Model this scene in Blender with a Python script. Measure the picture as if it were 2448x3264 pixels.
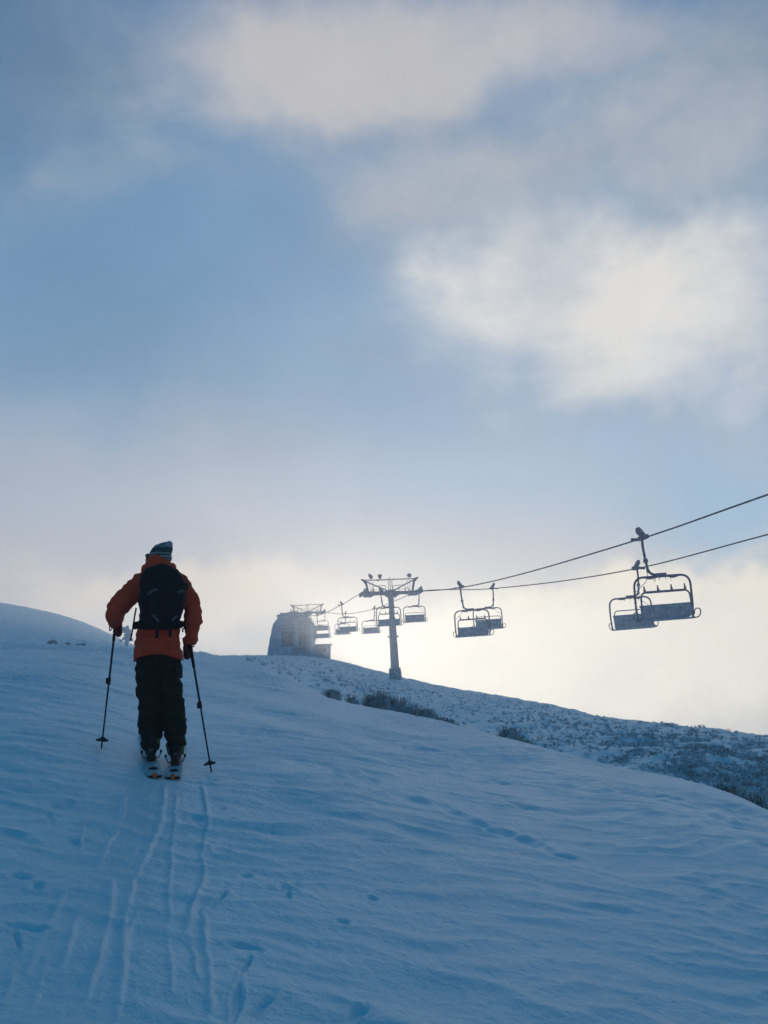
import bpy, bmesh, math, random
import numpy as np
from mathutils import Vector, Matrix
R = math.radians
random.seed(7); rng = np.random.default_rng(7)
scene = bpy.context.scene
for o in list(bpy.data.objects): bpy.data.objects.remove(o)

# ------------------------------------------------------------------ camera
PITCH, ROLL, FPX = R(10.0), R(2.0), 3200.0
fwd = Vector((0, math.cos(PITCH), math.sin(PITCH)))
r0 = Vector((1, 0, 0)); u0 = Vector((0, -math.sin(PITCH), math.cos(PITCH)))
CR = math.cos(ROLL)*r0 - math.sin(ROLL)*u0
CU = math.sin(ROLL)*r0 + math.cos(ROLL)*u0
cam_d = bpy.data.cameras.new('camera'); cam = bpy.data.objects.new('camera', cam_d)
scene.collection.objects.link(cam)
m = Matrix.Identity(4)
for i in range(3):
    m[i][0] = CR[i]; m[i][1] = CU[i]; m[i][2] = -fwd[i]
cam.matrix_world = m
cam_d.sensor_fit = 'VERTICAL'; cam_d.sensor_height = 24.0; cam_d.lens = FPX/3264*24
cam_d.clip_start = 0.1; cam_d.clip_end = 3000
scene.camera = cam

def ray(px, py):
    return (CR*((px-1224)/FPX) - CU*((py-1632)/FPX) + fwd)
def P(px, py, Y):
    """the place at forward distance Y seen at photo pixel (px, py); eye at the origin"""
    d = ray(px, py)
    return d*(Y/d.y)

# ------------------------------------------------------------------ world, sun
SUN_AZ, SUN_EL = 1.2, 0.9          # degrees: azimuth to the left of +Y, elevation
def nd(nt, typ, **kw):
    n = nt.nodes.new(typ)
    for k, v in kw.items(): setattr(n, k, v)
    return n
def math_n(nt, op, a, b=None, c=None, clamp=False):
    n = nd(nt, 'ShaderNodeMath', operation=op, use_clamp=clamp)
    for i, v in enumerate((a, b, c)):
        if v is None: continue
        if isinstance(v, (int, float)): n.inputs[i].default_value = v
        else: nt.links.new(v, n.inputs[i])
    return n.outputs[0]
def vmath(nt, op, a, b=None):
    n = nd(nt, 'ShaderNodeVectorMath', operation=op)
    for i, v in enumerate((a, b)):
        if v is None: continue
        if isinstance(v, (tuple, list, Vector)): n.inputs[i].default_value = v
        else: nt.links.new(v, n.inputs[i])
    return n
def mixc(nt, fac, a, b):
    n = nd(nt, 'ShaderNodeMix', data_type='RGBA')
    for sock, v in ((n.inputs[0], fac), (n.inputs[6], a), (n.inputs[7], b)):
        if isinstance(v, (int, float)): sock.default_value = v
        elif isinstance(v, (tuple, list)): sock.default_value = (*v[:3], 1)
        else: nt.links.new(v, sock)
    return n.outputs[2]
def srgb(r, g, b):
    f = lambda c: (c/255/12.92) if c/255 <= 0.04045 else ((c/255+0.055)/1.055)**2.4
    return (f(r), f(g), f(b))
def noise_n(nt, vec, scale, detail=3, rough=0.5, dist=0.0):
    n = nd(nt, 'ShaderNodeTexNoise'); n.inputs['Scale'].default_value = scale
    n.inputs['Detail'].default_value = detail; n.inputs['Roughness'].default_value = rough
    n.inputs['Distortion'].default_value = dist
    if vec is not None: nt.links.new(vec, n.inputs['Vector'])
    return n

world = bpy.data.worlds.new('World'); scene.world = world; world.use_nodes = True
wt = world.node_tree; wt.nodes.clear()
out = nd(wt, 'ShaderNodeOutputWorld'); bg = nd(wt, 'ShaderNodeBackground')
wt.links.new(bg.outputs[0], out.inputs[0])
sky = nd(wt, 'ShaderNodeTexSky', sky_type='NISHITA', sun_disc=False)
sky.sun_elevation = R(SUN_EL); sky.sun_rotation = R(-SUN_AZ)
sky.air_density = 1.0; sky.dust_density = 2.0; sky.ozone_density = 4.0; sky.altitude = 1600
tc = nd(wt, 'ShaderNodeTexCoord'); D0 = tc.outputs['Generated']
sx = nd(wt, 'ShaderNodeSeparateXYZ'); wt.links.new(D0, sx.inputs[0])
DX, DY, DZ = sx.outputs
elev = math_n(wt, 'MULTIPLY', math_n(wt, 'ARCSINE', DZ), 180/math.pi)
azim = math_n(wt, 'MULTIPLY', math_n(wt, 'ARCTAN2', DX, DY), 180/math.pi)
# soft warping of the cloud edges
n1 = noise_n(wt, vmath(wt, 'ADD', D0, (5.2, 1.3, 2.1)).outputs[0], 3.2, 4, 0.55); n2 = noise_n(wt, vmath(wt, 'ADD', D0, (1.7, 8.2, 3.1)).outputs[0], 8.0, 4, 0.6)
w1 = vmath(wt, 'SUBTRACT', n1.outputs['Color'], (0.5, 0.5, 0.5)).outputs[0]
w2 = vmath(wt, 'SUBTRACT', n2.outputs['Color'], (0.5, 0.5, 0.5)).outputs[0]
s1 = vmath(wt, 'SCALE', w1); s1.inputs[3].default_value = 5
s2 = vmath(wt, 'SCALE', w2); s2.inputs[3].default_value = 7
cmb = nd(wt, 'ShaderNodeCombineXYZ'); wt.links.new(azim, cmb.inputs[0]); wt.links.new(elev, cmb.inputs[1])
pos = vmath(wt, 'ADD', vmath(wt, 'ADD', cmb.outputs[0], s1.outputs[0]).outputs[0], s2.outputs[0]).outputs[0]
mul0 = vmath(wt, 'MULTIPLY', pos, (1, 1, 0)).outputs[0]
# clear-air base by elevation
ramp = nd(wt, 'ShaderNodeValToRGB'); ramp.color_ramp.interpolation = 'B_SPLINE'
el01 = math_n(wt, 'DIVIDE', math_n(wt, 'ADD', elev, 10), 100, clamp=True)
wt.links.new(el01, ramp.inputs[0])
stops = [(-10, (186, 180, 168)), (0, (212, 205, 196)), (6, (196, 194, 198)), (11, (168, 184, 206)), (18, (132, 164, 198)),
         (28, (116, 150, 188)), (38, (104, 136, 174)), (50, (58, 102, 158)), (70, (36, 84, 142)), (90, (34, 80, 138))]
cr = ramp.color_ramp
while len(cr.elements) < len(stops): cr.elements.new(0.5)
for e, (a, c) in zip(cr.elements, stops):
    e.position = (a+10)/100; e.color = (*srgb(*c), 1)
col = mixc(wt, 0.12, ramp.outputs[0], sky.outputs[0]) if False else ramp.outputs[0]
# clear Nishita sky shows through the thin veil, more so overhead and behind
nish = vmath(wt, 'SCALE', sky.outputs[0]); nish.inputs[3].default_value = 0.04
def pix_dir(px, py):
    d = ray(px, py).normalized()
    return math.degrees(math.atan2(d.x, d.y)), math.degrees(math.asin(d.z))
def blob(col, px, py, rx, ry, w, c, rot=0.0, soft=1.0):
    a, e = pix_dir(px, py)
    mp = nd(wt, 'ShaderNodeMapping', vector_type='TEXTURE')
    mp.inputs['Location'].default_value = (a, e, 0)
    mp.inputs['Rotation'].default_value = (0, 0, R(rot))
    mp.inputs['Scale'].default_value = (rx/57, ry/57, 1)
    wt.links.new(mul0, mp.inputs['Vector'])
    ln = vmath(wt, 'LENGTH', mp.outputs[0]).outputs['Value']
    mr = nd(wt, 'ShaderNodeMapRange', interpolation_type='SMOOTHERSTEP')
    wt.links.new(ln, mr.inputs['Value'])
    mr.inputs['From Min'].default_value = 1.0+soft*0.6; mr.inputs['From Max'].default_value = max(0.0, 1.0-soft)
    mr.inputs['To Min'].default_value = 0; mr.inputs['To Max'].default_value = w
    return mixc(wt, mr.outputs[0], col, srgb(*c))
# (px, py, rx, ry, weight, colour)
BL = [
 (300, 900, 800, 560, .7, (98, 141, 176), 0, 1), (1150, 560, 700, 260, .35, (128, 160, 190), 20, 1),
 (1150, 1150, 500, 260, .4, (136, 170, 202), 0, 1), (60, 120, 560, 360, .7, (84, 116, 148), 0, 1),
 (2300, 420, 480, 300, .6, (116, 148, 176), 0, 1), (2400, 60, 300, 200, .5, (100, 122, 144), 0, 1),
 (500, 1650, 800, 330, .5, (182, 186, 194), 0, 1), (120, 1500, 420, 260, .3, (172, 182, 196), 0, 1),
 (1500, 1550, 620, 150, .5, (160, 188, 212), 0, 1), (2330, 1640, 420, 230, .9, (148, 184, 212), -15, 1),
]
for b in BL: col = blob(col, *b)
def falloff(px, py, rx, ry, rot):
    a, e = pix_dir(px, py)
    mp = nd(wt, 'ShaderNodeMapping', vector_type='TEXTURE'); mp.inputs['Location'].default_value = (a, e, 0)
    mp.inputs['Rotation'].default_value = (0, 0, R(rot)); mp.inputs['Scale'].default_value = (rx/57, ry/57, 1)
    wt.links.new(mul0, mp.inputs['Vector']); ln = vmath(wt, 'LENGTH', mp.outputs[0]).outputs['Value']
    mr = nd(wt, 'ShaderNodeMapRange', interpolation_type='SMOOTHSTEP'); wt.links.new(ln, mr.inputs['Value'])
    mr.inputs['From Min'].default_value = 1.7; mr.inputs['From Max'].default_value = 0.0
    return mr.outputs[0]
def cloud_layer(col, blobs, scale, torn, lo, hi, thin, thick, seed, amount=1.0):
    f = None
    for (px, py, rx, ry, w, rot) in blobs:
        g = math_n(wt, 'MULTIPLY', falloff(px, py, rx, ry, rot), w); f = g if f is None else math_n(wt, 'ADD', f, g)
    off = vmath(wt, 'ADD', vmath(wt, 'MULTIPLY', D0, (1, 1, 1.5)).outputs[0], (seed, seed*.7, seed*.3)).outputs[0]
    nn = noise_n(wt, off, scale, 8, .58, .25)
    dn = math_n(wt, 'ADD', f, math_n(wt, 'MULTIPLY', math_n(wt, 'SUBTRACT', nn.outputs['Fac'], .5), torn))
    mr = nd(wt, 'ShaderNodeMapRange', interpolation_type='SMOOTHSTEP'); wt.links.new(dn, mr.inputs['Value'])
    mr.inputs['From Min'].default_value = lo; mr.inputs['From Max'].default_value = hi
    gate = math_n(wt, 'MINIMUM', math_n(wt, 'MULTIPLY', f, 4), 1)
    al = math_n(wt, 'MULTIPLY', math_n(wt, 'MULTIPLY', mr.outputs[0], gate), amount)
    n5 = noise_n(wt, off, scale*1.7, 6, .6, .2)
    sh = nd(wt, 'ShaderNodeMapRange'); wt.links.new(math_n(wt, 'ADD', mr.outputs[0], math_n(wt, 'MULTIPLY', math_n(wt, 'SUBTRACT', n5.outputs['Fac'], .5), 1.2)), sh.inputs['Value'])
    sh.inputs['From Min'].default_value = .35; sh.inputs['From Max'].default_value = 1.05
    return mixc(wt, al, col, mixc(wt, sh.outputs[0], srgb(*thin), srgb(*thick)))
# thin grey veils over the whole upper sky
col = cloud_layer(col, [(1300, 250, 1500, 420, .55, -8), (450, 520, 520, 200, .35, 25), (1900, 520, 900, 320, .65, 20), (900, 900, 500, 240, .25, 35), (700, 1300, 900, 250, .25, 0)],
                  4.4, 2.0, .1, 1.2, (146, 163, 182), (182, 187, 195), 3.1, .95)
col = cloud_layer(col, [(1150, 110, 760, 250, 1.0, -6), (1050, 330, 380, 190, .8, 0), (600, 230, 360, 140, .45, 10), (2000, 60, 520, 130, .6, 0)],
                  3.5, 1.1, .1, 1.25, (172, 178, 190), (200, 197, 198), 7.7, .9)
col = cloud_layer(col, [(1950, 930, 620, 300, 1.0, 8), (1400, 985, 300, 180, .85, 0), (2350, 720, 420, 220, .65, 20), (2250, 1130, 480, 260, .95, 0), (1850, 1270, 420, 150, .6, -8), (1500, 740, 350, 120, .35, 15), (1880, 720, 420, 250, .75, 5)],
                  4.6, 1.7, .0, 1.9, (168, 184, 200), (232, 229, 225), 31.9, .97)
col = cloud_layer(col, [(800, 1930, 640, 170, .9, 0), (300, 1850, 500, 160, .45, 0)],
                  4.5, .7, .1, 1.2, (200, 199, 202), (236, 222, 206), 5.1, .9)
col = cloud_layer(col, [(2050, 2030, 760, 200, 1.1, 4), (1560, 1960, 300, 140, .5, 0), (2300, 1900, 320, 120, .5, 0), (1900, 2250, 1100, 200, .8, 0)],
                  4.8, 1.0, .1, 1.2, (204, 204, 202), (250, 240, 220), 9.4, 1.0)
# brighter round the low sun (its aureole in the thin cloud)
sd = Vector((-math.sin(R(SUN_AZ))*math.cos(R(SUN_EL)), math.cos(R(SUN_AZ))*math.cos(R(SUN_EL)), math.sin(R(SUN_EL))))
dp = vmath(wt, 'DOT_PRODUCT', D0, sd).outputs['Value']
ang = math_n(wt, 'MULTIPLY', math_n(wt, 'ARCCOSINE', math_n(wt, 'MINIMUM', dp, 0.999999)), 180/math.pi)
g1 = math_n(wt, 'EXPONENT', math_n(wt, 'MULTIPLY', math_n(wt, 'POWER', math_n(wt, 'DIVIDE', ang, 4.6), 2), -1))
g2 = math_n(wt, 'EXPONENT', math_n(wt, 'MULTIPLY', math_n(wt, 'DIVIDE', ang, 7.5), -1))
gl = math_n(wt, 'ADD', math_n(wt, 'MULTIPLY', g1, 0.7), math_n(wt, 'MULTIPLY', g2, 0.24))
col = mixc(wt, gl, col, (1.25, 1.12, 0.95))
# fine mottling
n3 = noise_n(wt, D0, 6.5, 6, 0.62, .4)
mot = math_n(wt, 'ADD', math_n(wt, 'MULTIPLY', math_n(wt, 'SUBTRACT', n3.outputs['Fac'], 0.5), 0.25), 1.0)
v = vmath(wt, 'SCALE', col); wt.links.new(mot, v.inputs[3]); col = v.outputs[0]
# away from the sun and overhead the sky is deep blue
back = nd(wt, 'ShaderNodeMapRange', interpolation_type='SMOOTHSTEP'); wt.links.new(ang, back.inputs['Value'])
back.inputs['From Min'].default_value = 34; back.inputs['From Max'].default_value = 66
br = nd(wt, 'ShaderNodeValToRGB'); wt.links.new(el01, br.inputs[0])
bst = [(-10, (.20, .17, .18)), (8, (.20, .17, .18)), (20, (.05, .12, .18)), (32, (.002, .130, .258)), (90, (0, .114, .238))]   # unseen pinkish band added opposite the sun to warm camera-facing surfaces, deep blue above
while len(br.color_ramp.elements) < len(bst): br.color_ramp.elements.new(.5)
for e, (a, c) in zip(br.color_ramp.elements, bst): e.position = (a+10)/100; e.color = (*c, 1)
deep = vmath(wt, 'ADD', br.outputs[0], nish.outputs[0]).outputs[0]
col = mixc(wt, back.outputs[0], col, deep)
wt.links.new(col, bg.inputs[0]); bg.inputs[1].default_value = 1.0

sun_d = bpy.data.lights.new('sun', 'SUN'); sun = bpy.data.objects.new('sun', sun_d)
scene.collection.objects.link(sun); sun_d.energy = 1.25; sun_d.angle = R(0.5); sun_d.color = (1, .9, .76)
sun.rotation_euler = (-sd).to_track_quat('-Z', 'Y').to_euler()
sun.location = (0, 0, 60)
vs = scene.view_settings; vs.view_transform = 'Standard'; vs.look = 'None'; vs.gamma = 1; vs.exposure = 0.0
scene.render.engine = 'CYCLES'
scene.cycles.volume_bounces = 1; scene.cycles.max_bounces = 6

# ------------------------------------------------------------------ helpers
C = scene.collection
def tag(o, label=None, cat=None, group=None, kind=None):
    if label: o['label'] = label
    if cat: o['category'] = cat
    if group: o['group'] = group
    if kind: o['kind'] = kind
    return o
def empty(name, loc=(0, 0, 0), rz=0.0, scale=1.0):
    o = bpy.data.objects.new(name, None); C.objects.link(o)
    o.location = loc; o.rotation_euler = (0, 0, rz); o.scale = (scale,)*3; o.empty_display_size = .2
    return o
def link_mesh(name, me, mat, parent=None, smooth=True):
    o = bpy.data.objects.new(name, me); C.objects.link(o)
    if mat: me.materials.append(mat)
    if parent: o.parent = parent
    if smooth: me.polygons.foreach_set('use_smooth', [True]*len(me.polygons))
    return o
def build(name, bm, mat, parent=None, smooth=False):
    me = bpy.data.meshes.new(name); bmesh.ops.recalc_face_normals(bm, faces=bm.faces)
    bm.to_mesh(me); bm.free(); return link_mesh(name, me, mat, parent, smooth)
def copy_tree(o, parent=None):
    c = o.copy(); C.objects.link(c); c.parent = parent
    for ch in list(o.children): copy_tree(ch, c)
    return c
def np_mesh(name, V, F):
    me = bpy.data.meshes.new(name); V = np.asarray(V, dtype=np.float32); F = np.asarray(F, dtype=np.int32)
    k = F.shape[1]
    me.vertices.add(len(V)); me.vertices.foreach_set('co', V.ravel())
    me.loops.add(F.size); me.loops.foreach_set('vertex_index', F.ravel())
    me.polygons.add(len(F)); me.polygons.foreach_set('loop_start', np.arange(0, F.size, k, dtype=np.int32))
    me.update(calc_edges=True); me.validate(); return me
def add_box(bm, c, s, rot=None, bevel=0.0):
    r = bmesh.ops.create_cube(bm, size=1.0); vs_ = r['verts']
    M = Matrix.Translation(Vector(c)) @ (rot.to_4x4() if rot else Matrix.Identity(4)) @ Matrix.Diagonal((*s, 1))
    bmesh.ops.transform(bm, matrix=M, verts=vs_)
    if bevel:
        es = list({e for v in vs_ for e in v.link_edges})
        bmesh.ops.bevel(bm, geom=es, offset=bevel, segments=2, affect='EDGES', profile=.6)
def frame_axes(t):
    t = t.normalized(); a = Vector((0, 0, 1)) if abs(t.z) < .9 else Vector((0, 1, 0))
    x = t.cross(a).normalized(); return x, t.cross(x).normalized()
def add_tube(bm, pts, r, n=8, radii=None, caps=True):
    pts = [Vector(p) for p in pts]; N = len(pts); rings = []
    x = None
    for i, p in enumerate(pts):
        t = (pts[min(i+1, N-1)]-pts[max(i-1, 0)]).normalized()
        if x is None: x, y = frame_axes(t)
        else:
            x = (x - t*x.dot(t)).normalized(); y = t.cross(x)
        rr = radii[i] if radii else r
        rings.append([bm.verts.new(p + (x*math.cos(a)+y*math.sin(a))*rr) for a in [2*math.pi*k/n for k in range(n)]])
    for a, b in zip(rings[:-1], rings[1:]):
        for k in range(n): bm.faces.new((a[k], a[(k+1) % n], b[(k+1) % n], b[k]))
    if caps: bm.faces.new(rings[0][::-1]); bm.faces.new(rings[-1])
def add_cyl(bm, c, axis, r, h, n=16, r2=None):
    c = Vector(c); a = Vector(axis).normalized()*h/2
    add_tube(bm, [c-a, c+a], r, n, radii=[r, r2 if r2 is not None else r])
def round_path(pts, rad, seg=6):
    pts = [Vector(p) for p in pts]; outp = [pts[0]]
    for a, b, c in zip(pts[:-2], pts[1:-1], pts[2:]):
        d1 = (a-b); d2 = (c-b); rr = min(rad, d1.length*.49, d2.length*.49)
        p1 = b+d1.normalized()*rr; p2 = b+d2.normalized()*rr
        for k in range(seg+1):
            t = k/seg; outp.append((1-t)**2*p1 + 2*t*(1-t)*b + t*t*p2)
    return outp + [pts[-1]]
def add_sphere(bm, c, r, sc=(1, 1, 1), sub=2):
    q = bmesh.ops.create_icosphere(bm, subdivisions=sub, radius=1)
    M = Matrix.Translation(Vector(c)) @ Matrix.Diagonal((r*sc[0], r*sc[1], r*sc[2], 1))
    bmesh.ops.transform(bm, matrix=M, verts=q['verts'])
# --- numpy gradient noise
_p = np.random.default_rng(3).permutation(256); _p = np.concatenate([_p, _p, _p])
_g = np.random.default_rng(5).normal(size=(256, 3)); _g /= np.linalg.norm(_g, axis=1)[:, None]
def pn(x, y, z=0.0):
    x, y, z = np.broadcast_arrays(np.asarray(x, float), np.asarray(y, float), np.asarray(z, float))
    xi, yi, zi = np.floor(x).astype(int), np.floor(y).astype(int), np.floor(z).astype(int)
    xf, yf, zf = x-xi, y-yi, z-zi; f = lambda t: t*t*t*(t*(t*6-15)+10)
    u, v_, w = f(xf), f(yf), f(zf); res = 0
    for i in (0, 1):
        for j in (0, 1):
            for k in (0, 1):
                g = _g[_p[_p[_p[(xi+i) & 255]+((yi+j) & 255)]+((zi+k) & 255)] & 255]
                d = g[..., 0]*(xf-i)+g[..., 1]*(yf-j)+g[..., 2]*(zf-k)
                res = res + d*(u if i else 1-u)*(v_ if j else 1-v_)*(w if k else 1-w)
    return res*1.6
def fbm(x, y, z=0.0, o=3):
    s = 0; a = 1
    for i in range(o): s = s+a*pn(x*2**i+i*17.3, y*2**i+i*9.1, z*2**i); a *= .5
    return s
def remeshed(bm, voxel, smooth_it=4, wrinkle=None, post=None):
    """union of overlapping solids as one continuous skin"""
    me = bpy.data.meshes.new('t'); bm.to_mesh(me); bm.free()
    o = bpy.data.objects.new('t', me); C.objects.link(o)
    md = o.modifiers.new('r', 'REMESH'); md.mode = 'VOXEL'; md.voxel_size = voxel
    if smooth_it:
        ms = o.modifiers.new('s', 'SMOOTH'); ms.factor = .6; ms.iterations = smooth_it
    dg = bpy.context.evaluated_depsgraph_get(); dg.update()
    e = o.evaluated_get(dg); me2 = bpy.data.meshes.new_from_object(e)
    bpy.data.objects.remove(o); bpy.data.meshes.remove(me)
    n = len(me2.vertices); co = np.empty(n*3, np.float32); me2.vertices.foreach_get('co', co); co = co.reshape(-1, 3)
    if wrinkle:
        no = np.empty(n*3, np.float32); me2.vertices.foreach_get('normal', no); no = no.reshape(-1, 3)
        co = co + no*wrinkle(co)[:, None]
    if post: co = post(co)
    me2.vertices.foreach_set('co', np.asarray(co, np.float32).ravel()); me2.update()
    return me2
def chain(bm, pts, flat=1.0, sub=2):
    """pts: (Vector, radius) joints; overlapping round sections that taper between them"""
    for (a, ra), (b, rb) in zip(pts[:-1], pts[1:]):
        L = (b-a).length; n = max(2, int(L/(min(ra, rb)*.25)))
        for k in range(n+1):
            t = k/n; add_sphere(bm, a.lerp(b, t), ra*(1-t)+rb*t, (1, flat, 1), sub)

# ------------------------------------------------------------------ materials
def material(name, base, rough=.6, metal=0.0, var=0.0, vscale=8.0, bump=0.0, bscale=40.0, second=None, mixlo=.45, mixhi=.6, spec=None, mscale=None):
    m_ = bpy.data.materials.new(name); m_.use_nodes = True; nt = m_.node_tree
    b = nt.nodes['Principled BSDF']; b.inputs['Roughness'].default_value = rough; b.inputs['Metallic'].default_value = metal
    if spec is not None: b.inputs['Specular IOR Level'].default_value = spec
    t = nd(nt, 'ShaderNodeTexCoord'); colr = None
    base_s = base
    if second:
        nn = noise_n(nt, t.outputs['Object'], mscale or vscale, 5, .65)
        mr = nd(nt, 'ShaderNodeMapRange'); nt.links.new(nn.outputs['Fac'], mr.inputs['Value'])
        mr.inputs['From Min'].default_value = mixlo; mr.inputs['From Max'].default_value = mixhi
        base_s = mixc(nt, mr.outputs[0], base, second)
    if var:
        n_ = noise_n(nt, t.outputs['Object'], vscale, 4, .6)
        f = math_n(nt, 'ADD', math_n(nt, 'MULTIPLY', math_n(nt, 'SUBTRACT', n_.outputs['Fac'], .5), var*2), 1)
        if isinstance(base_s, tuple):
            rgb = nd(nt, 'ShaderNodeRGB'); rgb.outputs[0].default_value = (*base_s, 1); base_s = rgb.outputs[0]
        v_ = vmath(nt, 'SCALE', base_s); nt.links.new(f, v_.inputs[3]); base_s = v_.outputs[0]
    if isinstance(base_s, tuple): b.inputs['Base Color'].default_value = (*base_s, 1)
    else: nt.links.new(base_s, b.inputs['Base Color'])
    if bump:
        n_ = noise_n(nt, t.outputs['Object'], bscale, 4, .6); bp = nd(nt, 'ShaderNodeBump')
        bp.inputs['Strength'].default_value = 1; bp.inputs['Distance'].default_value = bump
        nt.links.new(n_.outputs['Fac'], bp.inputs['Height']); nt.links.new(bp.outputs[0], b.inputs['Normal'])
    return m_
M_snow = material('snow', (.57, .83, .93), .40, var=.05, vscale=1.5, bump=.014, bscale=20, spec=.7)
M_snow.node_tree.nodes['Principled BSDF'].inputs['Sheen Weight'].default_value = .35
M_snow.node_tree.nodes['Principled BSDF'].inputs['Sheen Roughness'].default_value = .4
M_rime = material('rimed_steel', (.30, .33, .40), .7, second=(.62, .66, .74), vscale=9, mixlo=.45, mixhi=.62, bump=.01, bscale=45, spec=.2)
M_rime_d = material('dark_rimed_metal', (.17, .20, .30), .6, second=(.48, .52, .62), vscale=7, mixlo=.5, mixhi=.72, bump=.006, bscale=50, spec=.25)
M_pad = material('frosted_seat', (.32, .43, .54), .7, second=(.60, .70, .78), vscale=4, mixlo=.38, mixhi=.66, bump=.008, bscale=30, spec=.2)
M_rope = material('steel_rope', (.07, .08, .11), .6, second=(.2, .22, .27), vscale=3, spec=.2)
M_iron = material('rime_shell', (.34, .40, .50), .85, second=(.70, .80, .92), vscale=.9, mixlo=.38, mixhi=.68, bump=.06, bscale=5, spec=.1)
M_louv = material('dark_louvre', (.12, .12, .14), .8, second=(.38, .40, .45), vscale=1.6, bump=.03, bscale=8, spec=.1)
M_wall = material('frosted_timber_wall', (.42, .38, .38), .85, second=(.66, .66, .70), vscale=1.2, mixlo=.4, mixhi=.65, bump=.03, bscale=8, spec=.1)
M_conc = material('rimed_concrete', (.42, .40, .42), .9, second=(.68, .70, .75), vscale=2.5, bump=.02, bscale=12, spec=.1)
M_jacket = material('orange_jacket_fabric', (.58, .082, .036), .75, var=.25, vscale=7, bump=.003, bscale=60, spec=.15)
M_trs = material('black_trousers_fabric', (.024, .021, .017), .8, var=.2, vscale=12, bump=.002, bscale=90, spec=.1)
M_pack = material('black_pack_fabric', (.014, .017, .02), .75, var=.3, vscale=12, bump=.002, bscale=120, spec=.15)
M_strap = material('grey_webbing', (.09, .12, .14), .7, spec=.2)
M_boot = material('black_boot_plastic', (.012, .013, .014), .5, spec=.3)
M_lime = material('lime_boot_plastic', (.13, .19, .045), .5, spec=.3)
M_skin = material('skin', (.42, .24, .17), .6)
M_glove = material('dark_red_glove_leather', (.11, .03, .02), .7, var=.2, vscale=20, spec=.15)
M_pole = material('dark_blue_pole', (.02, .04, .07), .45, spec=.3)
M_blk = material('black_plastic', (.012, .014, .017), .55, spec=.3)
M_ski = material('pale_ski_topsheet', (.36, .42, .46), .45, second=(.62, .66, .68), vscale=14, mixlo=.5, mixhi=.6, spec=.4)
M_skid = material('dark_ski_skin', (.03, .022, .022), .9, spec=.05)
M_org = material('orange_clip', (.62, .12, .03), .5)
M_gras = material('frosted_tussock_grass', (.27, .25, .21), .9, second=(.66, .72, .78), vscale=2.5, mixlo=.33, mixhi=.55, spec=.05)
M_gras2 = material('dark_tussock_grass', (.30, .27, .23), .9, second=(.72, .77, .82), mixlo=.38, mixhi=.60, vscale=5, spec=.05)
M_shrub = material('frosted_shrub', (.55, .57, .60), .9, second=(.66, .70, .76), vscale=4, spec=.05)
M_hat = None

# ------------------------------------------------------------------ terrain
COLS = {  # photo column: (row, forward distance) of: 10 m, 16 m, near crest, gully, mid slope, upper slope, far ridge, beyond
 -300: [(2200, 10), (2105, 16), (2058, 40), (2068, 55), (2015, 95), (1940, 160), (1890, 225), (1930, 300)],
 0:    [(2220, 10), (2120, 16), (2063, 40), (2073, 55), (2040, 95), (1970, 160), (1920, 225), (1960, 300)],
 200:  [(2255, 10), (2145, 16), (2066, 42), (2076, 57), (2048, 95), (1998, 160), (1960, 225), (1990, 300)],
 330:  [(2285, 10), (2170, 16), (2068, 46), (2078, 60), (2064, 95), (2036, 155), (2008, 215), (2040, 290)],
 420:  [(2310, 10), (2195, 16), (2072, 52), (2080, 66), (2082, 98), (2072, 145), (2060, 200), (2085, 270)],
 520:  [(2345, 10), (2225, 16), (2077, 60), (2085, 75), (2092, 100), (2095, 145), (2092, 195), (2110, 260)],
 650:  [(2362, 10), (2240, 16), (2080, 75), (2086, 95), (2092, 120), (2095, 150), (2092, 185), (2110, 250)],
 850:  [(2385, 10), (2270, 16.5), (2145, 42), (2128, 60), (2110, 95), (2098, 150), (2091, 206), (2115, 280)],
 1000: [(2412, 10), (2305, 16), (2214, 32), (2214, 39), (2170, 60), (2125, 110), (2092, 206), (2115, 280)],
 1070: [(2425, 10), (2320, 16), (2238, 31), (2244, 38), (2188, 60), (2140, 110), (2104, 190), (2130, 260)],
 1240: [(2465, 10), (2355, 16), (2276, 29), (2294, 36), (2232, 58), (2180, 96), (2152, 122), (2175, 180)],
 1400: [(2500, 10), (2385, 16), (2305, 27), (2328, 34), (2262, 54), (2215, 75), (2192, 95), (2215, 140)],
 1600: [(2540, 10), (2420, 16), (2352, 24), (2385, 31), (2312, 44), (2260, 58), (2226, 72), (2250, 110)],
 1800: [(2580, 10), (2455, 15.5), (2405, 21.5), (2448, 28), (2360, 38), (2300, 48), (2262, 58), (2290, 90)],
 1900: [(2600, 10), (2480, 15), (2437, 20), (2482, 26.5), (2388, 35), (2330, 44), (2297, 52), (2330, 82)],
 2200: [(2655, 9.5), (2556, 13), (2493, 18), (2518, 22.5), (2440, 28), (2370, 36), (2328, 43), (2365, 70)],
 2310: [(2690, 9.3), (2595, 12.5), (2520, 16.8), (2548, 21.2), (2470, 27), (2390, 34.5), (2343, 41), (2382, 66)],
 2448: [(2725, 9), (2640, 12), (2590, 15.5), (2618, 19.5), (2530, 25), (2430, 32), (2363, 38), (2400, 62)],
 2800: [(2800, 8.5), (2730, 11), (2710, 13.5), (2750, 17), (2620, 22), (2490, 28), (2410, 34), (2450, 56)],
}
QG = np.linspace(-.7, .7, 561); KN = 8
tq = np.zeros((KN, len(QG))); dq = np.zeros((KN, len(QG)))
for i in range(KN):
    qs, ts, ds = [], [], []
    for x in sorted(COLS):
        py, d = COLS[x][i]; p = P(x, py, d); qs.append(p.x/p.y); ts.append(p.z/p.y); ds.append(d)
    tq[i] = np.interp(QG, qs, ts); dq[i] = np.exp(np.interp(QG, qs, np.log(ds)))
ker = np.exp(-.5*(np.arange(-18, 19)/6.5)**2); ker /= ker.sum()
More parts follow.
